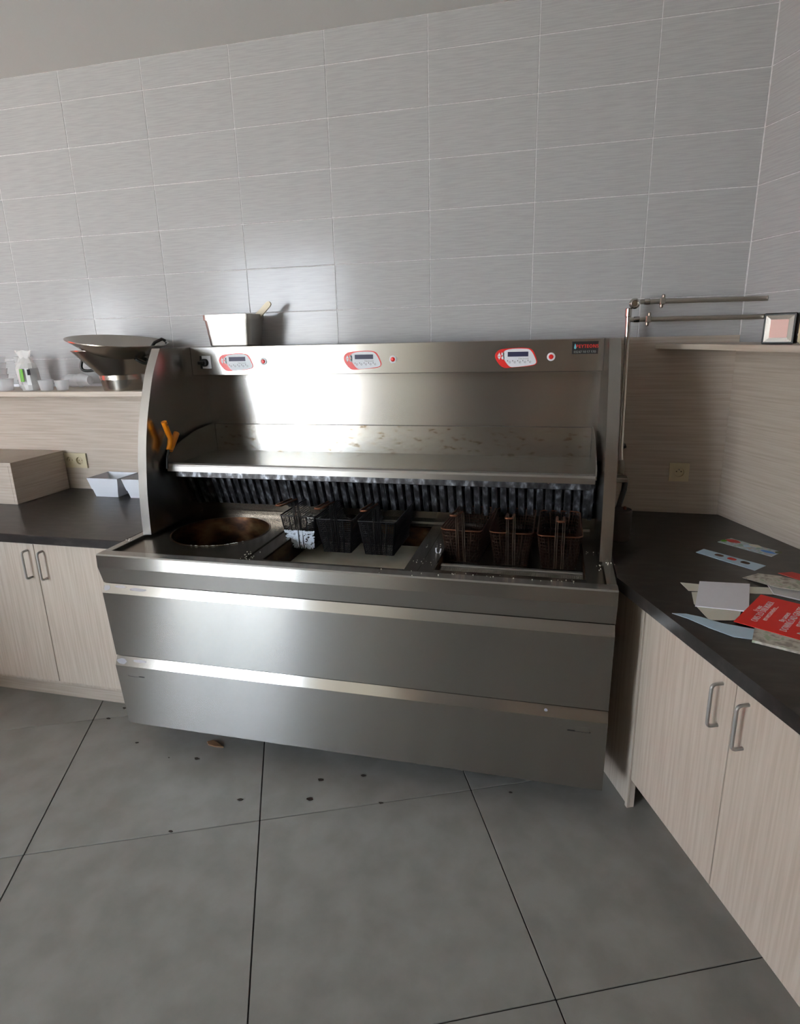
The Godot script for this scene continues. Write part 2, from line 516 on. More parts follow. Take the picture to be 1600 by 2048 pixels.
	obj("top", bx(-4.63, -0.07, 0.98, 1.02, 2.5, 3.1, 0.004), M.worktop, sc)
	# laminate wall boards and the light edging at their top
	obj("wall_board", bx(-2.4, 1.12, 0.86, 1.474, 0.0, 0.012, 0.001), M.wood_across, wb)
	obj("wall_board", bx(3.05, 3.545, 0.86, 1.665, 0.0, 0.012, 0.001), M.wood_across, wb)
	obj("edging", bx(-2.4, 1.12, 1.474, 1.488, 0.0, 0.014, 0.001), M.white_plastic, wb)
	obj("wall_board", MB.new().box(Vector3(0.002, 0.86, 0.0), Vector3(2.6, 1.635, 0.012), 0.001), M.wood_across, wrt)
	origin.erase(wrt)

func window(called: String, x0: float, x1: float, y0: float, y1: float, mullions: Array) -> void:
	var z0 := FRONT + 0.08; var z1 := FRONT + 0.14
	var f := MB.new()
	f.box(Vector3(x0, y0, z0), Vector3(x0 + 0.05, y1, z1), 0.003)
	f.box(Vector3(x1 - 0.05, y0, z0), Vector3(x1, y1, z1), 0.003)
	f.box(Vector3(x0 + 0.05, y0, z0), Vector3(x1 - 0.05, y0 + 0.05, z1), 0.003)
	f.box(Vector3(x0 + 0.05, y1 - 0.05, z0), Vector3(x1 - 0.05, y1, z1), 0.003)
	var xs := [x0 + 0.05]
	for m in mullions:
		f.box(Vector3(m - 0.03, y0 + 0.05, z0), Vector3(m + 0.03, y1 - 0.05, z1), 0.003)
		xs.append(m - 0.03); xs.append(m + 0.03)
	xs.append(x1 - 0.05)
	var w := struct(called, f, M.frame_grey)
	for i in range(0, xs.size(), 2):
		obj("pane", bx(xs[i], xs[i + 1], y0 + 0.05, y1 - 0.05, z0 + 0.028, z0 + 0.032), M.glass, w)


# ---------------------------------------------------------------- the fryer
const FX0 := 1.10
const FX1 := 3.045

# rings of (centre, radius) joined in order, smooth round
func loft(rings: Array, c: Vector3, bs: Basis, seg := 56) -> MB:
	var m := MB.new()
	for k in rings.size() - 1:
		var p: Vector3 = rings[k][0]; var q: Vector3 = rings[k + 1][0]
		var r0: float = rings[k][1]; var r1: float = rings[k + 1][1]
		var o := Vector2(q.y - p.y, r0 - r1)
		if o.length() < 1e-6: o = Vector2(0, 1)
		o = o.normalized()
		for i in seg:
			var d0 := Vector3(cos(TAU * i / seg), 0, sin(TAU * i / seg)); var d1 := Vector3(cos(TAU * (i + 1) / seg), 0, sin(TAU * (i + 1) / seg))
			var m0 := bs * (d0 * o.x + Vector3(0, o.y, 0)); var m1 := bs * (d1 * o.x + Vector3(0, o.y, 0))
			var a := c + bs * (p + d0 * r0); var b := c + bs * (p + d1 * r0); var e := c + bs * (q + d1 * r1); var f := c + bs * (q + d0 * r1)
			if r0 > 1e-6: m.tri3(a, b, e, m0, m1, m1)
			if r1 > 1e-6: m.tri3(a, e, f, m0, m1, m0)
	return m

# quads between a circle and a rectangle round it (x0, y0, x1, y1), as lists of four points
func fan(x0: float, y0: float, x1: float, y1: float, c: Vector2, rad: float, seg := 48) -> Array:
	var at := func(t: float) -> Vector2:
		var d := Vector2(cos(t), sin(t)); var k := 1e9
		if absf(d.x) > 1e-6: k = minf(k, ((x1 if d.x > 0 else x0) - c.x) / d.x)
		if absf(d.y) > 1e-6: k = minf(k, ((y1 if d.y > 0 else y0) - c.y) / d.y)
		return c + d * k
	var ts := []
	for i in seg: ts.append(TAU * i / seg)
	for q in [Vector2(x0, y0), Vector2(x1, y0), Vector2(x1, y1), Vector2(x0, y1)]: ts.append(fposmod((q - c).angle(), TAU))
	ts.sort()
	var out := []
	for i in ts.size():
		var a: float = ts[i]; var b: float = ts[(i + 1) % ts.size()]
		out.append([c + Vector2(cos(a), sin(a)) * rad, at.call(a), at.call(b), c + Vector2(cos(b), sin(b)) * rad])
	return out

func blob(pts: Array, sub := 6) -> PackedVector2Array:
	var out := PackedVector2Array()
	var k := pts.size()
	for i in k:
		for j in sub:
			out.append((pts[i] as Vector2).cubic_interpolate(pts[(i + 1) % k], pts[(i - 1 + k) % k], pts[(i + 2) % k], float(j) / sub))
	return out

func fryer() -> void:
	var f := thing("deep_fryer", "large brushed stainless steel three-vat chip fryer with hooded back and control fascia", "fryer", Vector3(2.07, 0, 0.5))
	var st: Material = M.steel
	# carcass behind the drawer fronts
	obj("body", bx(FX0 + 0.006, FX1 - 0.006, 0.115, 0.62, 0.06, 0.935, 0.002), st, f)
	obj("rear_casing", bx(FX0 + 0.03, FX1 - 0.01, 0.62, 1.655, 0.055, 0.14, 0.002), st, f)
	for s in [[1.103, 1.106], [3.038, 3.041]]:
		obj("side_sheet", bx(s[0], s[1], 0.62, 0.884, 0.06, 0.935), st, f)
	for x in [1.25, 2.9]:
		for z in [0.2, 0.72]:
			obj("foot", MB.new().lathe([Vector2(0, 0), Vector2(0.032, 0), Vector2(0.032, 0.012), Vector2(0.018, 0.02), Vector2(0.018, 0.118), Vector2(0, 0.118)], 14, Vector3(x, 0, z)), M.black_plastic, f)
	# drawer fronts and rim, bent from sheet (z, y)
	obj("front_rim", MB.new().extr(PackedVector2Array([Vector2(0.935, 0.884), Vector2(0.937, 0.9), Vector2(0.981, 0.9), Vector2(0.986, 0.895), Vector2(0.988, 0.847), Vector2(0.968, 0.776), Vector2(0.935, 0.776)]), 0, FX0, FX1), M.steel_front, f)
	obj("drawer_front", MB.new().extr(PackedVector2Array([Vector2(0.935, 0.772), Vector2(0.967, 0.772), Vector2(0.985, 0.737), Vector2(0.966, 0.452), Vector2(0.935, 0.452)]), 0, FX0 + 0.001, FX1 - 0.001), M.steel_front, f)
	obj("drawer_front", MB.new().extr(PackedVector2Array([Vector2(0.935, 0.447), Vector2(0.962, 0.447), Vector2(0.980, 0.411), Vector2(0.956, 0.122), Vector2(0.935, 0.120)]), 0, FX0 + 0.001, FX1 - 0.001), M.steel_front, f)
	for lx in [1.148, 2.908]:
		var z := 0.974
		var la := obj("latch", bx(lx, lx + 0.086, 0.360, 0.392, 0.955, z + 0.0015, 0.001), M.steel_front, f)
		obj("latch_gap", bx(lx + 0.004, lx + 0.082, 0.363, 0.389, 0.958, z + 0.0025, 0.001), M.black_plastic, la)
		obj("latch_slide", bx(lx + (0.007 if lx < 2 else 0.03), lx + (0.056 if lx < 2 else 0.079), 0.3655, 0.3865, 0.96, z + 0.004, 0.001), M.steel_front, la)
	# dried fat wiped thin on the bent edges near the fryer's free end
	for d in [[1.102, 1.135, 0.766, 0.744], [1.15, 1.21, 0.768, 0.757], [1.215, 1.30, 0.764, 0.750], [1.102, 1.155, 0.441, 0.415], [1.175, 1.25, 0.440, 0.428], [2.83, 2.845, 0.436, 0.426]]:
		var pts := []
		for i in 12:
			var t := TAU * i / 12.0
			var k := 0.75 + rng.randf() * 0.25
			pts.append(Vector2((d[0] + d[1]) / 2 + cos(t) * k * (d[1] - d[0]) / 2, (d[2] + d[3]) / 2 + sin(t) * k * absf(d[2] - d[3]) / 2))
		var fm := MB.new()
		var yt := 0.772 if d[2] > 0.6 else 0.447; var zt := 0.967 if d[2] > 0.6 else 0.962
		var sl := 0.018 / 0.035 if d[2] > 0.6 else 0.018 / 0.036
		var nn := Vector3(0, sl, 1).normalized()
		for i in range(1, 11):
			var tr := []
			for q in [pts[0], pts[i], pts[i + 1]]: tr.append(Vector3(q.x, q.y, zt + (yt - q.y) * sl) + nn * 0.0005)
			fm.tri(tr[0], tr[1], tr[2], nn)
		obj("fat_film", fm, M.fat_film, f)
	# deck: rim left and right, three inset plates
	obj("deck_rim", bx(FX0, 1.135, 0.884, 0.9, 0.15, 0.937, 0.002), st, f)
	obj("deck_rim", bx(3.01, FX1, 0.884, 0.9, 0.15, 0.937, 0.002), st, f)
	var wok := Vector2(1.415, 0.580); var wrad := 0.212
	var dp := MB.new()
	for q in fan(1.135, 0.30, 1.668, 0.937, wok, wrad):
		for e in [[0.886, Vector3.UP], [0.874, Vector3.DOWN]]:
			dp.quad(Vector3(q[0].x, e[0], q[0].y), Vector3(q[1].x, e[0], q[1].y), Vector3(q[2].x, e[0], q[2].y), Vector3(q[3].x, e[0], q[3].y), e[1])
	obj("deck_plate", dp, M.steel_greasy_shaded, f)
	obj("round_vat", MB.new().lathe([Vector2(wrad + 0.004, 0.887), Vector2(wrad - 0.003, 0.888), Vector2(wrad - 0.006, 0.87), Vector2(wrad - 0.02, 0.76), Vector2(wrad - 0.06, 0.67), Vector2(wrad - 0.13, 0.635), Vector2(0, 0.63)].map(func(q): return q), 48, Vector3(wok.x, 0, wok.y)), M.burnt_steel, f)
	obj("divider", bx(1.668, 1.698, 0.874, 0.891, 0.30, 0.937, 0.003), M.steel_greasy_shaded, f)
	for d in [[1.698, 2.372, 1.763, 2.320, 0.36, 0.887], [2.372, 3.01, 2.425, 2.950, 0.31, 0.873]]:
		var m := MB.new()
		m.box(Vector3(d[0], 0.876, 0.30), Vector3(d[2], 0.886, 0.937), 0.001)
		m.box(Vector3(d[3], 0.876, 0.30), Vector3(d[1], 0.886, 0.937), 0.001)
		m.box(Vector3(d[2], 0.876, 0.30), Vector3(d[3], 0.886, d[4]), 0.001)
		m.box(Vector3(d[2], 0.876, d[5]), Vector3(d[3], 0.886, 0.937), 0.001)
		obj("deck_plate", m, M.steel_greasy_shaded, f)
		var vt := MB.new()
		vt.box(Vector3(d[2] - 0.004, 0.64, d[4] - 0.004), Vector3(d[2], 0.884, d[5] + 0.004))
		vt.box(Vector3(d[3], 0.64, d[4] - 0.004), Vector3(d[3] + 0.004, 0.884, d[5] + 0.004))
		vt.box(Vector3(d[2], 0.64, d[4] - 0.004), Vector3(d[3], 0.884, d[4]))
		vt.box(Vector3(d[2], 0.64, d[5]), Vector3(d[3], 0.884, d[5] + 0.004))
		vt.box(Vector3(d[2], 0.636, d[4]), Vector3(d[3], 0.64, d[5]))
		obj("vat", vt, M.burnt_steel, f)
	# ledge, filters behind the vats
	obj("rear_ledge", MB.new().extr(PackedVector2Array([Vector2(0.14, 0.87), Vector2(0.312, 0.87), Vector2(0.316, 0.905), Vector2(0.330, 0.914), Vector2(0.336, 0.946), Vector2(0.14, 0.946)]), 0, 1.165, 3.0), M.steel_greasy_shaded, f)
	obj("basket_rail", bx(1.72, 2.985, 0.888, 0.902, 0.318, 0.345, 0.002), st, f)
	obj("filter_back", MB.new().extr(PackedVector2Array([Vector2(0.145, 0.946), Vector2(0.296, 0.946), Vector2(0.373, 1.155), Vector2(0.145, 1.155)]), 0, 1.168, 2.997), M.sooty_steel, f)
	var tilt := Basis(Vector3.RIGHT, atan2(0.077, 0.209))
	for k in 48:
		var x := 1.195 + 0.0372 * (k + 0.5)
		var s := MB.new()
		s.extr(PackedVector2Array([Vector2(-0.0145, 0), Vector2(-0.0145, -0.008), Vector2(-0.010, 0.003), Vector2(0.010, 0.006), Vector2(0.0145, -0.004), Vector2(0.0145, 0.001), Vector2(0.011, 0.010), Vector2(-0.011, 0.007)]), 1, 0.004, 0.215)
		var mb := MB.new().join(s, Transform3D(tilt, Vector3(x, 0.946, 0.332)))
		obj("slat", mb, M.sooty_steel, f)
	for x in [1.170, 1.64, 2.10, 2.55, 2.975]:
		var s := MB.new().box(Vector3(-0.006, 0, -0.004), Vector3(0.012, 0.215, 0.012), 0.001)
		obj("filter_frame", MB.new().join(s, Transform3D(tilt, Vector3(x, 0.944, 0.332))), M.sooty_steel, f)
	# side cheeks with the curved front edge
	var prof := [Vector2(0.725, 0.90), Vector2(0.716, 1.05), Vector2(0.701, 1.16), Vector2(0.682, 1.26), Vector2(0.655, 1.36), Vector2(0.617, 1.46), Vector2(0.567, 1.57), Vector2(0.500, 1.668)]
	var edge := PackedVector2Array()
	for i in prof.size() - 1:
		for j in 5:
			edge.append((prof[i] as Vector2).cubic_interpolate(prof[i + 1], prof[maxi(i - 1, 0)], prof[mini(i + 2, prof.size() - 1)], j / 5.0))
	edge.append(prof[-1])
	edge.append(Vector2(0.055, 1.668)); edge.append(Vector2(0.055, 0.90))
	for x in [[1.125, 1.165], [3.0, 3.041]]:
		obj("side_cheek", MB.new().extr(edge, 0, x[0], x[1]), st, f)
	# hood fascia, back panel
	var fa := obj("fascia", bx(1.165, 3.0, 1.540, 1.667, 0.250, 0.270, 0.002), st, f)
	obj("hood_top", bx(1.165, 3.0, 1.655, 1.667, 0.055, 0.252), st, f)
	obj("hood_soffit", bx(1.165, 3.0, 1.540, 1.546, 0.14, 0.252), st, f)
	obj("back_panel", bx(1.165, 3.0, 1.13, 1.55, 0.14, 0.150), st, f)
	# warming trough
	obj("trough_floor", bx(1.187, 2.978, 1.160, 1.170, 0.155, 0.566), M.steel_stained, f)
	obj("trough_back", bx(1.187, 2.978, 1.165, 1.300, 0.152, 0.160, 0.002), M.steel_stained, f)
	obj("trough_lip", MB.new().extr(PackedVector2Array([Vector2(0.560, 1.150), Vector2(0.586, 1.150), Vector2(0.586, 1.172), Vector2(0.582, 1.180), Vector2(0.566, 1.184), Vector2(0.560, 1.178)]), 0, 1.187, 2.978), M.steel_matt, f)
	var ck := PackedVector2Array([Vector2(0.155, 1.165)])
	for i in 17:
		var t := PI / 2 * i / 16.0
		ck.append(Vector2(0.155 + 0.43 * sin(t), 1.165 + 0.137 * cos(t)))
	for x in [1.183, 2.978]:
		obj("trough_cheek", MB.new().extr(ck, 0, x, x + 0.004), st, f)
	obj("rail", bx(1.205, 2.965, 1.118, 1.148, 0.48, 0.556, 0.003), M.sooty_steel, f)
	for x in [1.63, 1.88, 2.165, 2.51, 2.81]:
		obj("screw", MB.new().lathe([Vector2(0.005, 0), Vector2(0.005, 0.004), Vector2(0.002, 0.006), Vector2(0, 0.006)], 8, Vector3(x, 1.146, 0.557), Basis(Vector3.RIGHT, PI / 2)), M.wire_steel, f)
	# fascia controls
	var sw := obj("switch_plate", bx(1.213, 1.268, 1.571, 1.628, 0.270, 0.2735, 0.001), M.panel_white, f)
	obj("switch_frame", bx(1.213, 1.2235, 1.571, 1.628, 0.2735, 0.2745), M.black_plastic, sw)
	obj("switch_knob", MB.new().lathe([Vector2(0.018, 0), Vector2(0.018, 0.012), Vector2(0.015, 0.016), Vector2(0, 0.016)], 18, Vector3(1.238, 1.598, 0.2735), Basis(Vector3.RIGHT, PI / 2)), M.black_plastic, sw)
	obj("switch_lever", bx(1.212, 1.244, 1.590, 1.604, 0.280, 0.298, 0.002), M.black_plastic, sw)
	for cx in [1.392, 1.998, 2.655]:
		control(f, Vector3(cx, 1.597, 0.270))
	for lx in [1.532, 2.138, 2.797]:
		var l := obj("lamp_ring", MB.new().lathe([Vector2(0.0165, 0), Vector2(0.0165, 0.003), Vector2(0.014, 0.0045), Vector2(0.0095, 0.0045), Vector2(0.0095, 0.0)], 24, Vector3(lx, 1.599, 0.27), Basis(Vector3.RIGHT, PI / 2)), M.panel_white, f)
		obj("lamp_cap", MB.new().lathe([Vector2(0.0097, 0), Vector2(0.0095, 0.006), Vector2(0.006, 0.0085), Vector2(0, 0.009)], 20, Vector3(lx, 1.599, 0.27), Basis(Vector3.RIGHT, PI / 2)), M.red_panel, l)
	var bd := obj("badge", bx(2.877, 2.977, 1.608, 1.656, 0.270, 0.2715), M.black_plastic, f)
	letters("PEYTEONS", 0.0135, M.print_red, bd, Vector3(2.935, 1.6375, 0.2719), Basis(), true)
	letters("03247 10 17 170", 0.0085, M.print_grey, bd, Vector3(2.926, 1.6160, 0.2719))
	obj("flame_mark", MB.new().extr(blob([Vector2(2.885, 1.630), Vector2(2.8855, 1.638), Vector2(2.8885, 1.648), Vector2(2.8925, 1.637), Vector2(2.893, 1.630), Vector2(2.889, 1.627)], 4), 2, 0.2716, 0.2722), M.print_blue, bd)

func control(f: Node, c: Vector3) -> void:
	var P := func(pts: Array) -> PackedVector2Array:
		return blob(pts.map(func(q): return Vector2(c.x, c.y) + q))
	var red := obj("control_panel", MB.new().extr(P.call([Vector2(-0.083, 0.008), Vector2(-0.070, 0.030), Vector2(-0.04, 0.037), Vector2(0.03, 0.0395), Vector2(0.066, 0.031), Vector2(0.085, -0.005), Vector2(0.085, -0.024), Vector2(0.06, -0.033), Vector2(-0.01, -0.038), Vector2(-0.045, -0.039), Vector2(-0.068, -0.022)]), 2, c.z - 0.001, c.z + 0.002), M.red_panel, f)
	var w := obj("face_plate", MB.new().extr(P.call([Vector2(-0.050, 0.006), Vector2(-0.046, 0.026), Vector2(-0.02, 0.035), Vector2(0.03, 0.036), Vector2(0.060, 0.029), Vector2(0.081, -0.006), Vector2(0.081, -0.024), Vector2(0.055, -0.031), Vector2(0.0, -0.0365), Vector2(-0.022, -0.034), Vector2(-0.040, -0.014)]), 2, c.z + 0.002, c.z + 0.003), M.panel_white, red)
	obj("display", bx(c.x - 0.031, c.x + 0.052, c.y + 0.005, c.y + 0.024, c.z + 0.003, c.z + 0.0035), M.display_blue, w)
	for k in 5:
		var x := c.x - 0.022 + 0.0205 * k
		obj("key_mark", MB.new().tube(arc(Vector3(x, c.y - 0.017, c.z + 0.0032), 0.0035, Vector3.RIGHT, Vector3.UP, 0, TAU * 0.94, 10), 0.0006, 4), M.print_dark, w)
		obj("key_mark", bx(x - 0.010, x - 0.0075, c.y - 0.014, c.y - 0.009, c.z + 0.003, c.z + 0.0034), M.print_dark, w)
	letters("Electronic", 0.0072, M.print_grey, w, Vector3(c.x + 0.034, c.y - 0.0035, c.z + 0.0033))
	var a := Vector2(c.x - 0.065, c.y)
	obj("arrow_key", MB.new().extr(PackedVector2Array([a + Vector2(-0.0075, 0.0085), a + Vector2(0.0065, 0.0085), a + Vector2(0, 0.022)]), 2, c.z + 0.002, c.z + 0.003), M.panel_white, red)
	obj("arrow_key", MB.new().extr(PackedVector2Array([a + Vector2(-0.0075, 0.0065), a + Vector2(0.0065, 0.0065), a + Vector2(0, -0.006)]), 2, c.z + 0.002, c.z + 0.003), M.panel_white, red)
	obj("square_key", bx(a.x + 0.0085, a.x + 0.021, c.y + 0.011, c.y + 0.0215, c.z + 0.002, c.z + 0.003), M.panel_white, red)
	obj("round_key", MB.new().lathe([Vector2(0.0065, 0), Vector2(0.0065, 0.001), Vector2(0, 0.001)], 14, Vector3(a.x + 0.0150, c.y + 0.001, c.z + 0.002), Basis(Vector3.RIGHT, PI / 2)), M.panel_white, red)


# ---------------------------------------------------------------- cupboards, worktops, shelves
# a bow handle between two points of a face: n points out of the face
func handle(p: Vector3, q: Vector3, nrm: Vector3, r := 0.005, out := 0.032) -> MB:
	var d := (q - p).normalized()
	var path := [p]
	path.append_array(arc(p + nrm * (out - 0.012) + d * 0.012, 0.012, -d, nrm, 0, PI / 2, 5))
	path.append_array(arc(q + nrm * (out - 0.012) - d * 0.012, 0.012, nrm, d, 0, PI / 2, 5))
	path.append(q)
	return MB.new().tube(path, r, 10)

func base_unit(called: String, label: String, x0: float, x1: float, doors: Array, zf: float, hx: Array, at_right: bool, depth: float) -> void:
	var c: Node3D
	if at_right: c = thing_r(called, label, "cabinet", (x0 + x1) / 2, 0, 0.4, "laminate base cabinets")
	else: c = thing(called, label, "cabinet", Vector3((x0 + x1) / 2, 0, 0.4), "laminate base cabinets")
	obj("carcass", bx(x0, x1, 0.128, 0.858, depth, zf - 0.019, 0.001), M.wood_upright, c)
	obj("plinth", bx(x0, x1, 0.0, 0.127, 0.1 + depth, zf - 0.105, 0.001), M.wood_across, c)
	var k := 0
	for d in doors:
		var o := obj("door", bx(d[0] + 0.0015, d[1] - 0.0015, 0.153, 0.855, zf - 0.018, zf, 0.0012), M.wood_upright if k % 2 == 0 else M.wood_upright_b, c)
		obj("handle", handle(Vector3(hx[k], 0.684, zf), Vector3(hx[k], 0.812, zf), Vector3.BACK) if not at_right else handle(Vector3(hx[k], 0.648, zf), Vector3(hx[k], 0.776, zf), Vector3.BACK), M.satin_metal, o)
		k += 1

func left_side() -> void:
	base_unit("base_cabinet", "two-door beige laminate base cabinet on the fryer's bowl-shaped vat side", 0.09, 1.09, [[0.09, 0.59], [0.59, 1.09]], 0.78, [0.553, 0.635], false, 0.02)
	base_unit("base_cabinet", "two-door beige laminate base cabinet farther from the fryer", -0.912, 0.088, [[-0.912, -0.412], [-0.412, 0.088]], 0.78, [-0.45, -0.37], false, 0.02)
	one("worktop", bx(-0.92, 1.098, 0.860, 0.900, 0.0125, 0.826, 0.003), M.worktop, "dark brown laminate worktop under the wooden box and white tubs", "worktop")
	one("wall_shelf", bx(-0.95, 1.122, 1.450, 1.474, 0.0145, 0.349, 0.001), M.wood_across, "long beige laminate shelf carrying the metal funnels and plastic cups", "shelf")
	# box on the worktop
	var b := thing("wooden_box", "beige laminate box standing on the dark worktop beside the double socket", "box", Vector3(-0.15, 0.9, 0.2))
	obj("top_panel", bx(-0.55, 0.134, 1.102, 1.120, 0.025, 0.388, 0.001), M.wood_across, b)
	obj("side_panel", bx(0.116, 0.134, 0.9005, 1.102, 0.025, 0.388, 0.001), M.wood_across, b)
	obj("side_panel", bx(-0.55, -0.532, 0.9005, 1.102, 0.025, 0.388, 0.001), M.wood_across, b)
	obj("front_panel", bx(-0.532, 0.116, 0.9005, 1.102, 0.370, 0.388, 0.001), M.wood_across, b)
	socket_plate(Vector3(0.196, 1.063, 0.012), 0.155, 0.083, [-0.033, 0.031], "cream double wall socket above the wooden box corner", false)
	socket_plate(Vector3(3.364, 1.086, 0.012), 0.081, 0.081, [0.0], "single beige wall socket with earth pin beside the corner", true)
	# white tubs
	var t := tub(0.36, 0.19, 0.27, 0.105)
	t.position = Vector3(0.50, 0.9005, 0.085 + 0.02)
	tag(t, "white rectangular plastic tub next to the double socket", "tub", "white tubs on the worktop")
	var t2: Node3D = t.duplicate()
	t2.name = numbered("plastic_tub")
	add_child(t2)
	t2.position = Vector3(0.715, 0.9005, 0.085 + 0.02)
	tag(t2, "white rectangular plastic tub half hidden by the fryer's curved cheek", "tub", "white tubs on the worktop")

func ring4(w: float, d: float, y: float, c := Vector3.ZERO) -> Array:
	return [c + Vector3(-w, y, d), c + Vector3(w, y, d), c + Vector3(w, y, -d), c + Vector3(-w, y, -d)]

# straight-sided open tub, wider at the top
func tub(_a: float, w: float, d: float, h: float) -> Node3D:
	var o := thing("plastic_tub", "", "tub", Vector3.ZERO)
	var m := MB.new()
	var wt := w * 0.5; var dt := 0.085; var wb := wt - 0.026; var db := dt - 0.022
	var rows := [ring4(wb, db, 0.0), ring4(wb + 0.009, db + 0.008, h * 0.40), ring4(wb + 0.012, db + 0.011, h * 0.40), ring4(wt, dt, h), ring4(wt - 0.004, dt - 0.004, h), ring4(wb + 0.009, db + 0.008, h * 0.42), ring4(wb - 0.002, db - 0.002, 0.004)]
	for k in rows.size() - 1:
		for i in 4:
			var a: Vector3 = rows[k][i]; var b: Vector3 = rows[k][(i + 1) % 4]
			var e: Vector3 = rows[k + 1][(i + 1) % 4]; var q: Vector3 = rows[k + 1][i]
			var mid := (a + b) / 2.0; mid.y = 0
			m.face(a, b, e, q, mid.normalized() * (1.0 if k < 3 else (-1.0 if k > 3 else 0.0)) + Vector3(0, 1.0 if k == 3 else 0.0, 0))
	m.quad(rows[6][0], rows[6][1], rows[6][2], rows[6][3], Vector3.UP)
	m.quad(rows[0][0], rows[0][1], rows[0][2], rows[0][3], Vector3.DOWN)
	obj("shell", m, M.white_plastic, o)
	return o

func socket_plate(c: Vector3, w: float, h: float, wells: Array, label: String, earth: bool) -> void:
	var s := thing("wall_socket", label, "socket", c - Vector3(0, h / 2, 0))
	var r := 0.0205
	var pl := MB.new()
	var xs := [c.x - w / 2, c.x + w / 2] if wells.size() == 1 else [c.x - w / 2, c.x - 0.001, c.x + w / 2]
	for i in wells.size():
		for q in fan(xs[i], c.y - h / 2, xs[i + 1], c.y + h / 2, Vector2(c.x + wells[i], c.y), r, 28):
			pl.quad(Vector3(q[0].x, q[0].y, c.z + 0.010), Vector3(q[1].x, q[1].y, c.z + 0.010), Vector3(q[2].x, q[2].y, c.z + 0.010), Vector3(q[3].x, q[3].y, c.z + 0.010), Vector3.BACK)
	var hw := w / 2; var hh := h / 2
	for e in [[Vector3(-hw, -hh, 0), Vector3(hw, -hh, 0), Vector3.DOWN], [Vector3(-hw, hh, 0), Vector3(hw, hh, 0), Vector3.UP], [Vector3(-hw, -hh, 0), Vector3(-hw, hh, 0), Vector3.LEFT], [Vector3(hw, -hh, 0), Vector3(hw, hh, 0), Vector3.RIGHT]]:
		var dz := Vector3(0, 0, 0.010)
		pl.quad(c + e[0], c + e[1], c + e[1] + dz, c + e[0] + dz, e[2])
	obj("plate", pl, M.cream_plastic, s)
	for x in wells:
		var p := Vector3(c.x + x, c.y, c.z + 0.010)
		var wl := obj("well", MB.new().lathe([Vector2(r + 0.002, 0), Vector2(r + 0.002, 0.0012), Vector2(r, 0.0012), Vector2(r - 0.001, -0.0098), Vector2(0, -0.0098)], 28, p, Basis(Vector3.RIGHT, PI / 2)), M.cream_plastic, s)
		for dx in [-0.0095, 0.0095]:
			obj("pin_hole", MB.new().lathe([Vector2(0.003, 0), Vector2(0.003, 0.0004), Vector2(0, 0.0004)], 10, p + Vector3(dx, 0.002 if earth else 0.0, -0.0096), Basis(Vector3.RIGHT, PI / 2)), M.cream_dark, wl)
		if earth:
			obj("earth_pin", MB.new().tube([p + Vector3(0, 0.011, -0.0095), p + Vector3(0, 0.011, 0.002)], 0.0028, 8), M.zinc, wl)
			obj("insert_frame", MB.new().tube([p + Vector3(-0.0245, -0.0245, 0), p + Vector3(0.0245, -0.0245, 0), p + Vector3(0.0245, 0.0245, 0), p + Vector3(-0.0245, 0.0245, 0)], 0.0006, 4, true), M.cream_plastic, s)

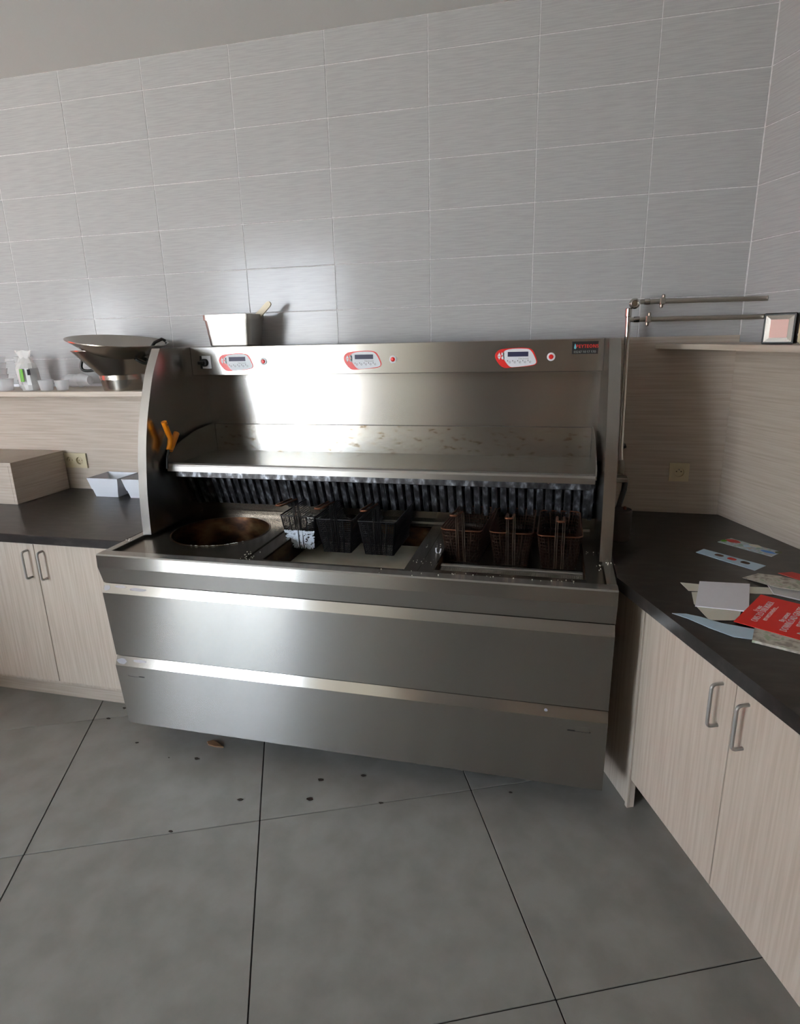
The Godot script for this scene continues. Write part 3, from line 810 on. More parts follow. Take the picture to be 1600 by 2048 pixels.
func right_side() -> void:
	base_unit("base_cabinet", "two-door pale laminate base cabinet set at a slant under the papers", 0.660, 1.60, [[0.692, 1.138], [1.138, 1.584]], 0.722, [1.086, 1.188], true, 0.02)
	base_unit("base_cabinet", "two-door pale laminate base cabinet at the far end of the slanting worktop", 1.602, 2.55, [[1.602, 2.076], [2.076, 2.55]], 0.722, [2.03, 2.12], true, 0.02)
	var fp := thing_r("filler_panel", "upright beige laminate filler panel in the gap beside the fryer", "panel", 0.56, 0, 0.69)
	obj("board", bx(0.44, 0.657, 0.0, 0.858, 0.680, 0.699, 0.001), M.wood_upright, fp)
	obj("edge_strip", bx(0.641, 0.658, 0.0, 0.858, 0.6995, 0.708, 0.001), M.wood_upright_b, fp)
	# worktop: fits into the corner, follows the fryer's flank, then the slant
	var loc := func(x: float, z: float) -> Vector2:
		var d := Vector2(x - CORNER.x, z)
		return Vector2(d.x * sin(TURN) + d.y * cos(TURN), -d.x * cos(TURN) + d.y * sin(TURN))
	var wt := thing_r("worktop", "dark brown laminate corner worktop strewn with papers", "worktop", 1.2, 0.86, 0.4)
	obj("slab", MB.new().extr(PackedVector2Array([loc.call(3.049, 0.0125), loc.call(3.049, 0.868), Vector2(2.56, 0.787), Vector2(2.56, 0.0125), Vector2(0.018, 0.0125)]), 1, 0.860, 0.900), M.worktop, wt)
	# corner shelf: front edge parallel to the slanting wall
	var p := wr(1.9, 0.30, 0); var q := wr(1.9, 0.0125, 0); var r := wr(0.018, 0.0125, 0)
	one("wall_shelf", MB.new().extr(PackedVector2Array([Vector2(3.223, 0.0125), Vector2(p.x, p.z), Vector2(q.x, q.z), Vector2(r.x, 0.0125)]), 1, 1.617, 1.637), M.wood_across, "beige laminate corner shelf carrying the small floodlight", "shelf")
	# floodlight on the shelf
	var fl := thing_r("floodlight", "small black floodlight with a pink reflection painted on its lens on the corner shelf", "floodlight", 0.55, 1.637, 0.26)
	fl.rotation.y += 0.55
	var o := Vector3(0.55, 1.637, 0.26)
	obj("housing", MB.new().box(o + Vector3(-0.048, 0.003, -0.028), o + Vector3(0.048, 0.097, 0.012), 0.006), M.black_plastic, fl)
	obj("bezel", MB.new().box(o + Vector3(-0.048, 0.002, 0.012), o + Vector3(0.048, 0.098, 0.018), 0.003), M.black_plastic, fl)
	var rf := MB.new()
	var ro := [o + Vector3(-0.041, 0.009, 0.0195), o + Vector3(0.041, 0.009, 0.0195), o + Vector3(0.041, 0.091, 0.0195), o + Vector3(-0.041, 0.091, 0.0195)]
	var ri := [o + Vector3(-0.026, 0.022, 0.0185), o + Vector3(0.026, 0.022, 0.0185), o + Vector3(0.026, 0.078, 0.0185), o + Vector3(-0.026, 0.078, 0.0185)]
	for i in 4:
		rf.face(ro[i], ro[(i + 1) % 4], ri[(i + 1) % 4], ri[i], Vector3.BACK)
	obj("reflector", rf, M.chrome, fl)
	obj("lens", bx(o.x - 0.026, o.x + 0.026, o.y + 0.022, o.y + 0.078, o.z + 0.0182, o.z + 0.0195), M.lens_pink_reflection, fl)  # pale pink stands in for light mirrored in the lens
	obj("stem", MB.new().tube([o + Vector3(0.048, 0.03, -0.01), o + Vector3(0.085, 0.03, -0.01)], 0.005, 8), M.white_plastic, fl)
	var sb := thing_r("sensor_box", "cream plastic box standing beside the floodlight", "box", 0.66, 1.637, 0.22)
	obj("case", bx(0.625, 0.715, 1.6375, 1.735, 0.18, 0.262, 0.008), M.cream_plastic, sb)
	obj("lid", bx(0.632, 0.708, 1.645, 1.728, 0.262, 0.268, 0.004), M.cream_plastic, sb)
	swing_pipe()
	# canister beside the fryer
	var cn := thing("canister", "dark brown cylindrical canister on the worktop against the fryer's flank", "canister", Vector3(3.092, 0.9, 0.45))
	obj("can", MB.new().lathe([Vector2(0, 0.9005), Vector2(0.036, 0.9005), Vector2(0.039, 0.904), Vector2(0.039, 1.018), Vector2(0.036, 1.024), Vector2(0.0, 1.024)], 28, Vector3(3.092, 0, 0.45)), M.canister_brown, cn)
	obj("nozzle", MB.new().lathe([Vector2(0.007, 1.024), Vector2(0.007, 1.032), Vector2(0.003, 1.036), Vector2(0, 1.036)], 10, Vector3(3.102, 0, 0.452)), M.wire_copper, cn)

func swing_pipe() -> void:
	var s := thing("swing_pipe", "chrome standpipe with two horizontal swing arms beside the fryer's back", "pipe", Vector3(3.10, 0.9, 0.12))
	var z := 0.12
	obj("standpipe", MB.new().tube([Vector3(3.108, 1.13, 0.14), Vector3(3.104, 1.20, z), Vector3(3.099, 1.50, z), Vector3(3.094, 1.78, z)], 0.0105, 14), M.chrome, s)
	var pv := obj("pivot", MB.new().lathe([Vector2(0, 0), Vector2(0.020, 0), Vector2(0.021, 0.006), Vector2(0.021, 0.026), Vector2(0.016, 0.03), Vector2(0.008, 0.03), Vector2(0.008, 0.036), Vector2(0, 0.036)], 22, Vector3(3.114, 1.797, z - 0.01), Basis(Vector3.RIGHT, PI / 2)), M.chrome, s)
	obj("pivot_ring", MB.new().tube(arc(Vector3(3.114, 1.797, z + 0.022), 0.013, Vector3.RIGHT, Vector3.UP, 0, TAU * 0.98, 20), 0.002, 6), M.chrome, pv)
	obj("socket_collar", MB.new().lathe([Vector2(0.0105, 1.745), Vector2(0.0135, 1.748), Vector2(0.0135, 1.778), Vector2(0.0105, 1.781)], 14, Vector3(3.0945, 0, z)), M.chrome, s)
	var arms := [[1.803, 3.135, 3.598], [1.7355, 3.10, 3.592]]
	for k in 2:
		var y: float = arms[k][0]; var xa: float = arms[k][1]; var xb: float = arms[k][2]
		var am := obj("arm", MB.new().tube([Vector3(xa, y, z), Vector3(xb - 0.02, y - 0.003, z + 0.002), Vector3(xb, y - 0.003, z + 0.01)], 0.0095, 14), M.zinc, s)
		var cx: float = xa + (0.085 if k == 0 else 0.072)
		obj("clamp", MB.new().box(Vector3(cx - 0.010, y - 0.013, z - 0.014), Vector3(cx + 0.010, y + 0.013, z + 0.014), 0.003), M.zinc, am)
		for e in [-1.0, 1.0]:
			obj("bolt", MB.new().lathe([Vector2(0, 0), Vector2(0.0065, 0), Vector2(0.0065, 0.010), Vector2(0.004, 0.013), Vector2(0, 0.013)], 6, Vector3(cx + 0.003 * e, y + e * 0.013, z), Basis(Vector3.RIGHT, 0.0 if e > 0 else PI)), M.wire_steel, am)
		obj("ferrule", MB.new().lathe([Vector2(0.0095, 0), Vector2(0.0125, 0.002), Vector2(0.0125, 0.022), Vector2(0.0095, 0.024)], 14, Vector3(xa + 0.015, y, z), Basis(Vector3.BACK, -PI / 2)), M.chrome, am)
		obj("wall_stay", MB.new().tube([Vector3(cx, y, z), Vector3(cx, y, 0.001)], 0.004, 8), M.zinc, am)
	# tap body with a black lever at the foot of the pipe
	var tp := obj("tap_body", MB.new().box(Vector3(3.05, 1.088, 0.20), Vector3(3.128, 1.106, 0.27), 0.003), M.zinc, s)
	obj("elbow", MB.new().tube([Vector3(3.108, 1.15, 0.14), Vector3(3.106, 1.125, 0.17), Vector3(3.10, 1.105, 0.215)], 0.014, 12), M.zinc, s)
	obj("lever", MB.new().tube([Vector3(3.118, 1.088, 0.25), Vector3(3.114, 1.06, 0.27), Vector3(3.088, 0.965, 0.30)], 0.0115, 10), M.black_plastic, tp)
	obj("stand", MB.new().tube([Vector3(3.072, 1.09, 0.23), Vector3(3.072, 0.901, 0.23)], 0.011, 12), M.zinc, s)
	obj("pipe_clip", MB.new().tube([Vector3(3.104, 1.205, 0.12), Vector3(3.125, 1.205, 0.08), Vector3(3.128, 1.205, 0.013)], 0.006, 8), M.black_plastic, s)


# ---------------------------------------------------------------- frying baskets
# a tapering mesh basket: rim at y 0, long side along z, base at y -h
func basket(called: String, w: float, d: float, h: float, wire_m: Material, rnd: float, pitch: float, grip_m: Material, stay_m: Material, four: bool, coated := false) -> Node3D:
	var b := thing(called, "", "frying basket", Vector3.ZERO)
	var wb := w * 0.5 - 0.018; var db0 := -d * 0.5 + 0.012; var db1 := d * 0.5 - 0.022
	var wt := w * 0.5
	# outlines of rim and base with rounded corners, as functions of the turn
	var outline := func(hw: float, z0: float, z1: float, r: float) -> Array:
		var out := []
		for q in [[hw - r, z1 - r, 0.0], [-hw + r, z1 - r, PI / 2], [-hw + r, z0 + r, PI], [hw - r, z0 + r, PI * 1.5]]:
			for i in 5:
				var t: float = q[2] + PI / 2 * i / 4.0
				out.append(Vector2(q[0] + cos(t) * r, q[1] + sin(t) * r))
		return out
	var rim: Array = outline.call(wt, -d / 2, d / 2, rnd)
	var foot: Array = outline.call(wb, db0, db1, rnd)
	var k := rim.size()
	var rp := []; var fp := []
	for i in k:
		rp.append(Vector3(rim[i].x, 0, rim[i].y)); fp.append(Vector3(foot[i].x, -h, foot[i].y))
	obj("rim", MB.new().tube(rp, 0.0028, 6, true), wire_m if not four else grip_m, b)
	obj("base_wire", MB.new().tube(fp, 0.0022, 5, true), wire_m, b)
	# woven walls: verticals spaced along the rim, hoops at even heights, then the floor
	var m := MB.new()
	var coat := MB.new()
	var rr := 0.0012 if not four else 0.0017
	for i in k:
		var j := (i + 1) % k
		var len3: float = (rp[j] - rp[i]).length()
		var steps := maxi(1, int(round(len3 / pitch)))
		for s in steps:
			var t := float(s) / steps
			m.wire(rp[i].lerp(rp[j], t), fp[i].lerp(fp[j], t), rr)
	var hoops := int(h / pitch)
	for hh in range(1, hoops):
		var t := float(hh) / hoops
		for i in k:
			var j := (i + 1) % k
			m.wire(rp[i].lerp(fp[i], t), rp[j].lerp(fp[j], t), rr)
	var nx := int(2 * wb / pitch); var nz := int((db1 - db0) / pitch)
	for i in nx + 1:
		var x := lerpf(-wb, wb, float(i) / nx)
		m.wire(Vector3(x, -h, db0 + 0.004), Vector3(x, -h, db1 - 0.004), rr)
	for i in nz + 1:
		var z := lerpf(db0, db1, float(i) / nz)
		m.wire(Vector3(-wb + 0.002, -h, z), Vector3(wb - 0.002, -h, z), rr)
	var ms := obj("wire_mesh", m, wire_m, b)
	ms.set_meta("kind", "stuff")
	# handle: stays up the front wall, elbow above the rim, grip reaching forward
	var zs := d / 2; var zf := db1
	var xs := [-0.016, -0.009, 0.009, 0.016] if four else [-0.012, -0.005, 0.006, 0.013]
	for x in xs:
		obj("handle_stay", MB.new().tube([Vector3(x, -h, zf + 0.003), Vector3(x, 0.0, zs + 0.004), Vector3(x * 0.95, 0.070, zs + 0.012), Vector3(x * 0.9, 0.080, zs + 0.022)], 0.0023, 6), stay_m, b)
	var gl := 0.17 if not four else 0.12
	var path := [Vector3(-0.012, 0.080, zs + 0.020), Vector3(-0.012, 0.092, zs + gl - 0.01)]
	path.append_array([Vector3(-0.009, 0.0925, zs + gl), Vector3(0.009, 0.0925, zs + gl), Vector3(0.012, 0.092, zs + gl - 0.01), Vector3(0.012, 0.080, zs + 0.020)])
	obj("grip", MB.new().tube(path, 0.0042, 8), grip_m, b)
	obj("crossbar", MB.new().tube([Vector3(-0.018, 0.0, zs + 0.002), Vector3(0.018, 0.0, zs + 0.002)], 0.003, 6), wire_m, b)
	# rear hooks over the rail
	for x in [-0.04, 0.04]:
		obj("rear_hook", MB.new().tube([Vector3(x, 0.0, -d / 2), Vector3(x, 0.012, -d / 2 - 0.012), Vector3(x, -0.01, -d / 2 - 0.022)], 0.0025, 6), wire_m, b)
	for x in [-0.5, 0.5]:
		obj("rib", MB.new().tube([Vector3(wt * x, 0, -d / 2), Vector3(wb * x, -h, db0), Vector3(wb * x, -h - 0.002, db1), Vector3(wt * x, 0, d / 2)], 0.0022, 5), wire_m, b)
	if coated:
		# congealed fat clinging to the lower half of the front mesh
		var y0 := -h; var y1 := -h * 0.44
		for i in 26:
			for j in 14:
				if rng.randf() < 0.30 and j < 12: continue
				var u := (i + rng.randf() * 0.6) / 26.0; var t := (j + rng.randf() * 0.5) / 14.0
				var y := lerpf(y0, y1, t); var hw := lerpf(wb, lerpf(wb, wt, 0.56), t) - 0.003
				var z := lerpf(zf, zs, (y + h) / h) + 0.0015
				var c := Vector3(lerpf(-hw, hw, u), y, z)
				var e := Vector3(0.0026 + rng.randf() * 0.0022, 0.0022 + rng.randf() * 0.002, 0.0022)
				coat.box(c - e, c + e, 0.0014)
		for x in [-0.012, 0.008]:
			for q in 9:
				var y := lerpf(y0 + 0.01, y1 - 0.004, q / 8.0)
				var z := lerpf(zf, zs, (y + h) / h) + 0.004
				var e := Vector3(0.0035 + 0.004 * q / 8.0, 0.006, 0.003)
				coat.box(Vector3(x, y, z) - e, Vector3(x, y, z) + e, 0.002)
		var ct := obj("fat_coating", coat, M.fat_white, b)
		ct.set_meta("kind", "stuff")
		tag(ct, "white congealed fat", "")
	return b

func baskets() -> void:
	# middle vat: three hanging on the rear rail
	var h := 0.145
	var b1 := basket("frying_basket", 0.157, 0.335, h, M.wire_black, 0.006, 0.0090, M.wire_copper, M.wire_black, false, true)
	b1.position = Vector3(1.805, 0.985, 0.462)
	tag(b1, "black wire frying basket with white congealed fat on its front", "frying basket", "baskets over the fat-filled vat")
	var b2 := basket("frying_basket", 0.157, 0.345, h, M.wire_black, 0.006, 0.0090, M.wire_copper, M.wire_black, false)
	b2.position = Vector3(1.972, 0.985, 0.478)
	tag(b2, "black wire frying basket between two others over the fat-filled vat", "frying basket", "baskets over the fat-filled vat")
	var b3: Node3D = b2.duplicate()
	b3.name = numbered("frying_basket")
	add_child(b3)
	b3.position = Vector3(2.153, 0.985, 0.480)
	tag(b3, "clean black wire frying basket at the fat-filled vat's middle-bridge side", "frying basket", "baskets over the fat-filled vat")
	# right vat: three browned baskets standing on the drain tray
	var b4 := basket("frying_basket", 0.160, 0.350, 0.132, M.wire_brown, 0.024, 0.0130, M.wire_copper, M.wire_steel, true)
	var y := 0.978
	b4.position = Vector3(2.506, y, 0.512)
	b4.rotation.y = -0.07
	tag(b4, "browned wire basket standing askew beside the white hook", "frying basket", "browned baskets on the drain tray")
	origin[b4] = Vector3.ZERO
	obj("hook", MB.new().tube([Vector3(-0.074, -0.075, 0.185), Vector3(-0.076, -0.088, 0.19), Vector3(-0.083, -0.096, 0.192), Vector3(-0.091, -0.088, 0.192), Vector3(-0.092, -0.072, 0.192)], 0.0026, 8), M.white_plastic, b4)
	var q := 0
	for c in [Vector3(2.683, y, 0.515), Vector3(2.860, y, 0.525)]:
		var b := basket("frying_basket", 0.160, 0.350, 0.132, M.wire_brown, 0.024, 0.0130, M.wire_copper, M.wire_steel, true) if q == 0 else null
		if b == null:
			b = get_node("frying_basket_004").duplicate()
			b.name = numbered("frying_basket")
			add_child(b)
		b.position = c
		tag(b, ["browned wire basket in the middle of the drain tray", "browned wire basket squarely set next to the fryer's cheek"][q], "frying basket", "browned baskets on the drain tray")
		q += 1
	# drain tray in the right vat
	var t := thing("drain_tray", "perforated steel drain tray lying under the browned baskets", "tray", Vector3(2.69, 0.84, 0.6))
	var m := MB.new()
	m.box(Vector3(2.428, 0.838, 0.315), Vector3(2.947, 0.8425, 0.735), 0.0008)
	obj("sheet", m, M.steel_greasy_shaded, t)
	obj("bar", bx(2.430, 2.946, 0.8425, 0.862, 0.735, 0.757, 0.003), M.steel_matt, t)
	var pf := MB.new()
	for i in 74:
		var x := 2.432 + 0.0070 * i
		pf.wire(Vector3(x, 0.853, 0.758), Vector3(x, 0.853, 0.868), 0.0016)
	for i in 16:
		pf.wire(Vector3(2.43, 0.853, 0.76 + 0.007 * i), Vector3(2.946, 0.853, 0.76 + 0.007 * i), 0.0016)
	var pm := obj("perforated_sheet", pf, M.zinc, t)
	pm.set_meta("kind", "stuff")
	obj("underside", bx(2.428, 2.947, 0.838, 0.842, 0.757, 0.870), M.steel_greasy_shaded, t)
	# fat in the middle vat
	one("frying_fat", bx(1.7635, 2.3195, 0.645, 0.790, 0.3605, 0.8865, 0.003), M.fat, "beige congealed frying fat filling the vat under the black baskets", "frying fat")


# ---------------------------------------------------------------- things on shelf and hood
func on_top() -> void:
	# lower bowl: a slanting cone on a ring, flaring away from the fryer
	var c := Vector3(0.764, 1.4742, 0.222)
	var f1 := thing("strainer_bowl", "conical stainless bowl with black loop handle standing upright on the shelf", "bowl", c, "conical bowls on the shelf")
	obj("foot_ring", MB.new().lathe([Vector2(0.100, 0.0), Vector2(0.108, 0.0), Vector2(0.116, 0.052), Vector2(0.119, 0.052), Vector2(0.119, 0.073), Vector2(0.112, 0.073), Vector2(0.100, 0.0)], 48, c), M.pot_steel, f1)
	obj("cone", loft([[Vector3(0, 0.06, 0), 0.0], [Vector3(0, 0.07, 0), 0.117], [Vector3(-0.062, 0.186, -0.012), 0.186], [Vector3(-0.062, 0.187, -0.012), 0.189], [Vector3(-0.062, 0.191, -0.012), 0.189], [Vector3(-0.062, 0.191, -0.012), 0.185], [Vector3(0, 0.075, 0), 0.114], [Vector3(0, 0.075, 0), 0.0]], c, Basis()), M.pot_steel, f1)
	for e in [-0.35, 0.1, 0.55]:
		obj("rivet", MB.new().lathe([Vector2(0.004, 0), Vector2(0.003, 0.002), Vector2(0, 0.0025)], 8, c + Vector3(sin(e - 0.6) * 0.1185, 0.064, cos(e - 0.6) * 0.1185), Basis(Vector3.UP, e - 0.6) * Basis(Vector3.RIGHT, PI / 2)), M.zinc, f1)
	var hp := []
	for i in 13:
		var t := PI * i / 12.0
		hp.append(c + Vector3(-0.228 + 0.062 * (i / 12.0) - 0.050 * sin(t), 0.162 - 0.066 * (i / 12.0) - 0.030 * sin(t), 0.0))
	obj("loop_handle", MB.new().tube(hp, 0.0075, 10), M.black_plastic, f1)
	obj("loop_handle", MB.new().tube(arc(c + Vector3(0.112, 0.145, 0.02), 0.035, Vector3(0, 0, 1), Vector3(0.8, -0.6, 0), 0, PI, 10), 0.0075, 10), M.black_plastic, f1)
	# upper one, tipped over towards the room and the fryer
	var c2 := c + Vector3(-0.010, 0.132, 0.020)
	var bs := Basis(Vector3.BACK, -0.12) * Basis(Vector3.RIGHT, 0.06)
	var f2 := thing("strainer_bowl", "conical stainless bowl lying tilted inside the upright one", "bowl", c2, "conical bowls on the shelf")
	obj("cone", loft([[Vector3.ZERO, 0.0], [Vector3.ZERO, 0.07], [Vector3(0, 0.098, 0), 0.228], [Vector3(0, 0.099, 0), 0.231], [Vector3(0, 0.103, 0), 0.231], [Vector3(0, 0.103, 0), 0.227], [Vector3(0, 0.005, 0), 0.068], [Vector3(0, 0.005, 0), 0.0]], c2, bs), M.pot_steel, f2)
	obj("loop_handle", MB.new().tube([c2 + bs * Vector3(0.150, 0.104, -0.160), c2 + bs * Vector3(0.142, 0.112, -0.145), c2 + bs * Vector3(0.118, 0.095, -0.12), c2 + bs * Vector3(0.100, 0.066, -0.11)], 0.008, 8), M.black_plastic, f2)
	# cups beside them, half hidden by the fryer cheek
	var cs := thing("cup_stack", "stack of clear plastic cups between the conical bowls and the fryer", "cups", Vector3(1.0, 1.4742, 0.17))
	for k in 4:
		obj("cup", MB.new().lathe([Vector2(0.0, 0.0), Vector2(0.030, 0.0), Vector2(0.042, 0.075), Vector2(0.044, 0.075), Vector2(0.041, 0.072)], 24, Vector3(1.0, 1.4745 + 0.022 * k, 0.17)), M.clear_plastic, cs)
	# far end of the shelf: bagged cups, single cups, film roll
	var bg := thing("cup_bag", "clear film bag of white cups with a green label on the shelf", "bag", Vector3(0.235, 1.4742, 0.265))
	var bm := MB.new()
	var rows := []
	for r in [[0.045, 0.040, 0.0], [0.052, 0.045, 0.03], [0.052, 0.045, 0.11], [0.045, 0.03, 0.135], [0.03, 0.008, 0.16], [0.05, 0.004, 0.195]]:
		var row := []
		for i in 16:
			var t := TAU * i / 16.0
			var wob := 1.0 + 0.10 * sin(i * 2.7 + r[2] * 90.0)
			row.append(Vector3(0.235 + cos(t) * r[0] * wob - r[2] * 0.08, 1.4745 + r[2] + 0.006 * sin(i * 1.9) * (1.0 if r[2] > 0.15 else 0.0), 0.265 + sin(t) * r[1] * wob))
		rows.append(row)
	for k in rows.size() - 1:
		for i in 16:
			var j := (i + 1) % 16
			bm.face(rows[k][i], rows[k][j], rows[k + 1][j], rows[k + 1][i], rows[k][i] - Vector3(0.235, rows[k][i].y, 0.265))
	obj("film", bm, M.clear_film, bg)
	for k in 7:
		obj("cup", MB.new().lathe([Vector2(0, 0), Vector2(0.028, 0.0), Vector2(0.036, 0.045), Vector2(0.038, 0.045), Vector2(0.034, 0.042)], 20, Vector3(0.233, 1.4755 + 0.011 * k, 0.265)), M.white_plastic, bg)
	obj("label", MB.new().join(bx(-0.010, 0.010, 0, 0.062, 0, 0.0008), Transform3D(Basis(Vector3.UP, 0.05), Vector3(0.232, 1.520, 0.312))), M.green_label, bg)
	obj("barcode", MB.new().join(bx(-0.007, 0.007, 0, 0.028, 0, 0.0008), Transform3D(Basis(Vector3.UP, 0.75), Vector3(0.268, 1.552, 0.302))), M.print_dark, bg)
	var cup_spots := [[0.325, 0.265, 0.036, 0.052], [0.402, 0.245, 0.034, 0.05], [0.075, 0.265, 0.040, 0.06], [-0.045, 0.19, 0.05, 0.16], [0.10, 0.15, 0.045, 0.15]]
	var names := ["small clear plastic cup next to the green-labelled bag", "small clear plastic cup touching the film roll", "small clear plastic cup in front of the tall cup stacks", "tall stack of clear cups at the shelf's far end", "tall stack of clear cups beside the green-labelled bag"]
	for k in 5:
		var s: Array = cup_spots[k]
		var p := Vector3(s[0], 1.4742, s[1])
		var cu := thing("plastic_cup", names[k], "cup", p, "clear cups on the shelf")
		var hgt: float = s[3]; var r: float = s[2]
		if hgt < 0.1:
			obj("shell", MB.new().lathe([Vector2(0, 0), Vector2(r * 0.78, 0.0), Vector2(r, hgt), Vector2(r * 1.06, hgt), Vector2(r * 0.94, hgt - 0.003)], 24, p), M.clear_plastic, cu)
		else:
			for j in int(hgt / 0.03):
				obj("shell", MB.new().lathe([Vector2(0, 0), Vector2(r * 0.8, 0.0), Vector2(r, 0.045), Vector2(r * 1.06, 0.047), Vector2(r * 0.95, 0.044)], 24, p + Vector3(0, 0.03 * j, 0)), M.clear_plastic, cu)
	var ro := MB.new()
	var prof := []
	for i in 11:
		var t := PI * i / 10.0
		prof.append(Vector2(0.034 * pow(sin(t), 0.45) + (0.003 * sin(i * 2.3) if i > 0 and i < 10 else 0.0), -0.085 * cos(t)))
	ro.lathe(prof, 20, Vector3(0.385, 1.5125, 0.12), Basis(Vector3.BACK, -PI / 2))
	one("film_roll", ro, M.clear_plastic, "wrapped clear plastic bundle lying on the shelf", "bundle")
	# gastronorm pan with a cream-handled scoop on the hood
	var pc := Vector3(1.335, 1.6672, 0.142)
	var pn := thing("steel_pan", "rectangular stainless pan standing on top of the fryer hood", "pan", pc)
	var pm := MB.new()
	var rr := []
	for d in [[0.100, 0.060, 0.0], [0.106, 0.066, 0.006], [0.118, 0.078, 0.118], [0.122, 0.082, 0.118], [0.122, 0.082, 0.142], [0.117, 0.077, 0.142], [0.104, 0.064, 0.008]]:
		var row := []
		for q in [[1, 1, 0.0], [-1, 1, PI / 2], [-1, -1, PI], [1, -1, PI * 1.5]]:
			for i in 6:
				var t: float = q[2] + PI / 2 * i / 5.0
				var r := 0.022
				row.append(pc + Vector3(q[0] * (d[0] - r) + cos(t) * r, d[2], q[1] * (d[1] - r) + sin(t) * r))
		rr.append(row)
	for k in rr.size() - 1:
		for i in 24:
			var j := (i + 1) % 24
			var mid: Vector3 = (rr[k][i] + rr[k][j]) / 2.0 - pc; mid.y = 0
			pm.face(rr[k][i], rr[k][j], rr[k + 1][j], rr[k + 1][i], (mid.normalized() * (1.0 if k < 4 else -1.0)) if k != 2 and k != 4 else (Vector3.UP if k == 4 else Vector3.DOWN))
	for i in range(1, 23):
		pm.tri(rr[6][0], rr[6][i], rr[6][i + 1], Vector3.UP)
		pm.tri(rr[0][0], rr[0][i], rr[0][i + 1], Vector3.DOWN)
	obj("shell", pm, M.steel_matt, pn)
	var sp := thing("scoop", "scoop with cream handle leaning in the stainless pan", "scoop", Vector3(1.38, 1.68, 0.14))
	var ha := MB.new().extr(blob([Vector2(-0.012, 0), Vector2(-0.013, 0.06), Vector2(-0.012, 0.105), Vector2(0, 0.115), Vector2(0.012, 0.105), Vector2(0.013, 0.06), Vector2(0.012, 0)], 4), 2, -0.005, 0.005)
	obj("handle", MB.new().join(ha, Transform3D(Basis(Vector3.BACK, -0.85), Vector3(1.425, 1.785, 0.11))), M.cream_plastic, sp)
	obj("blade", MB.new().join(bx(-0.03, 0.03, -0.12, 0.01, -0.0015, 0.0015, 0.001), Transform3D(Basis(Vector3.BACK, -0.85), Vector3(1.425, 1.785, 0.11))), M.satin_metal, sp)
	# yellow scraper hooked over the trough's cheek
	var ys := thing("scraper", "yellow-handled scraper hooked over the warming trough's end", "scraper", Vector3(1.183, 1.20, 0.58))
	var Z := func(z: float, y: float) -> Vector3: return Vector3(1.2005, y, z)
	obj("handle", MB.new().tube([Z.call(0.588, 1.366), Z.call(0.574, 1.330), Z.call(0.556, 1.290), Z.call(0.562, 1.268), Z.call(0.577, 1.242)], 0.0125, 10), M.yellow_plastic, ys)
	obj("thumb_rest", MB.new().tube([Z.call(0.506, 1.306), Z.call(0.525, 1.285), Z.call(0.553, 1.255), Z.call(0.570, 1.240)], 0.0130, 10), M.yellow_plastic, ys)
	obj("hang_hole", MB.new().lathe([Vector2(0.004, 0), Vector2(0, 0.0006)], 10, Vector3(1.2125, 1.352, 0.582), Basis(Vector3.BACK, -PI / 2)), M.chip_brown, ys)
	obj("blade", MB.new().tube([Z.call(0.580, 1.242), Z.call(0.597, 1.210), Z.call(0.606, 1.165)], 0.005, 8), M.black_plastic, ys)


# ---------------------------------------------------------------- papers, crumbs, debris
# a sheet of paper over an outline of (x, z) points, with an optional lift at each point
func sheet(pts: Array, y: float, th := 0.0012, lifts: Array = []) -> MB:
	var m := MB.new()
	var poly := PackedVector2Array(pts)
	var at := func(i: int, e: float) -> Vector3:
		return Vector3(poly[i].x, y + e + (lifts[i] if i < lifts.size() else 0.0), poly[i].y)
	var ix := Geometry2D.triangulate_polygon(poly)
	for k in range(0, ix.size(), 3):
		m.tri(at.call(ix[k], th), at.call(ix[k + 1], th), at.call(ix[k + 2], th), Vector3.UP)
		m.tri(at.call(ix[k], 0.0), at.call(ix[k + 1], 0.0), at.call(ix[k + 2], 0.0), Vector3.DOWN)
	for i in poly.size():
		var j := (i + 1) % poly.size()
		m.face(at.call(i, 0.0), at.call(j, 0.0), at.call(j, th), at.call(i, th), Vector3(poly[j].y - poly[i].y, 0, poly[i].x - poly[j].x))
	return m

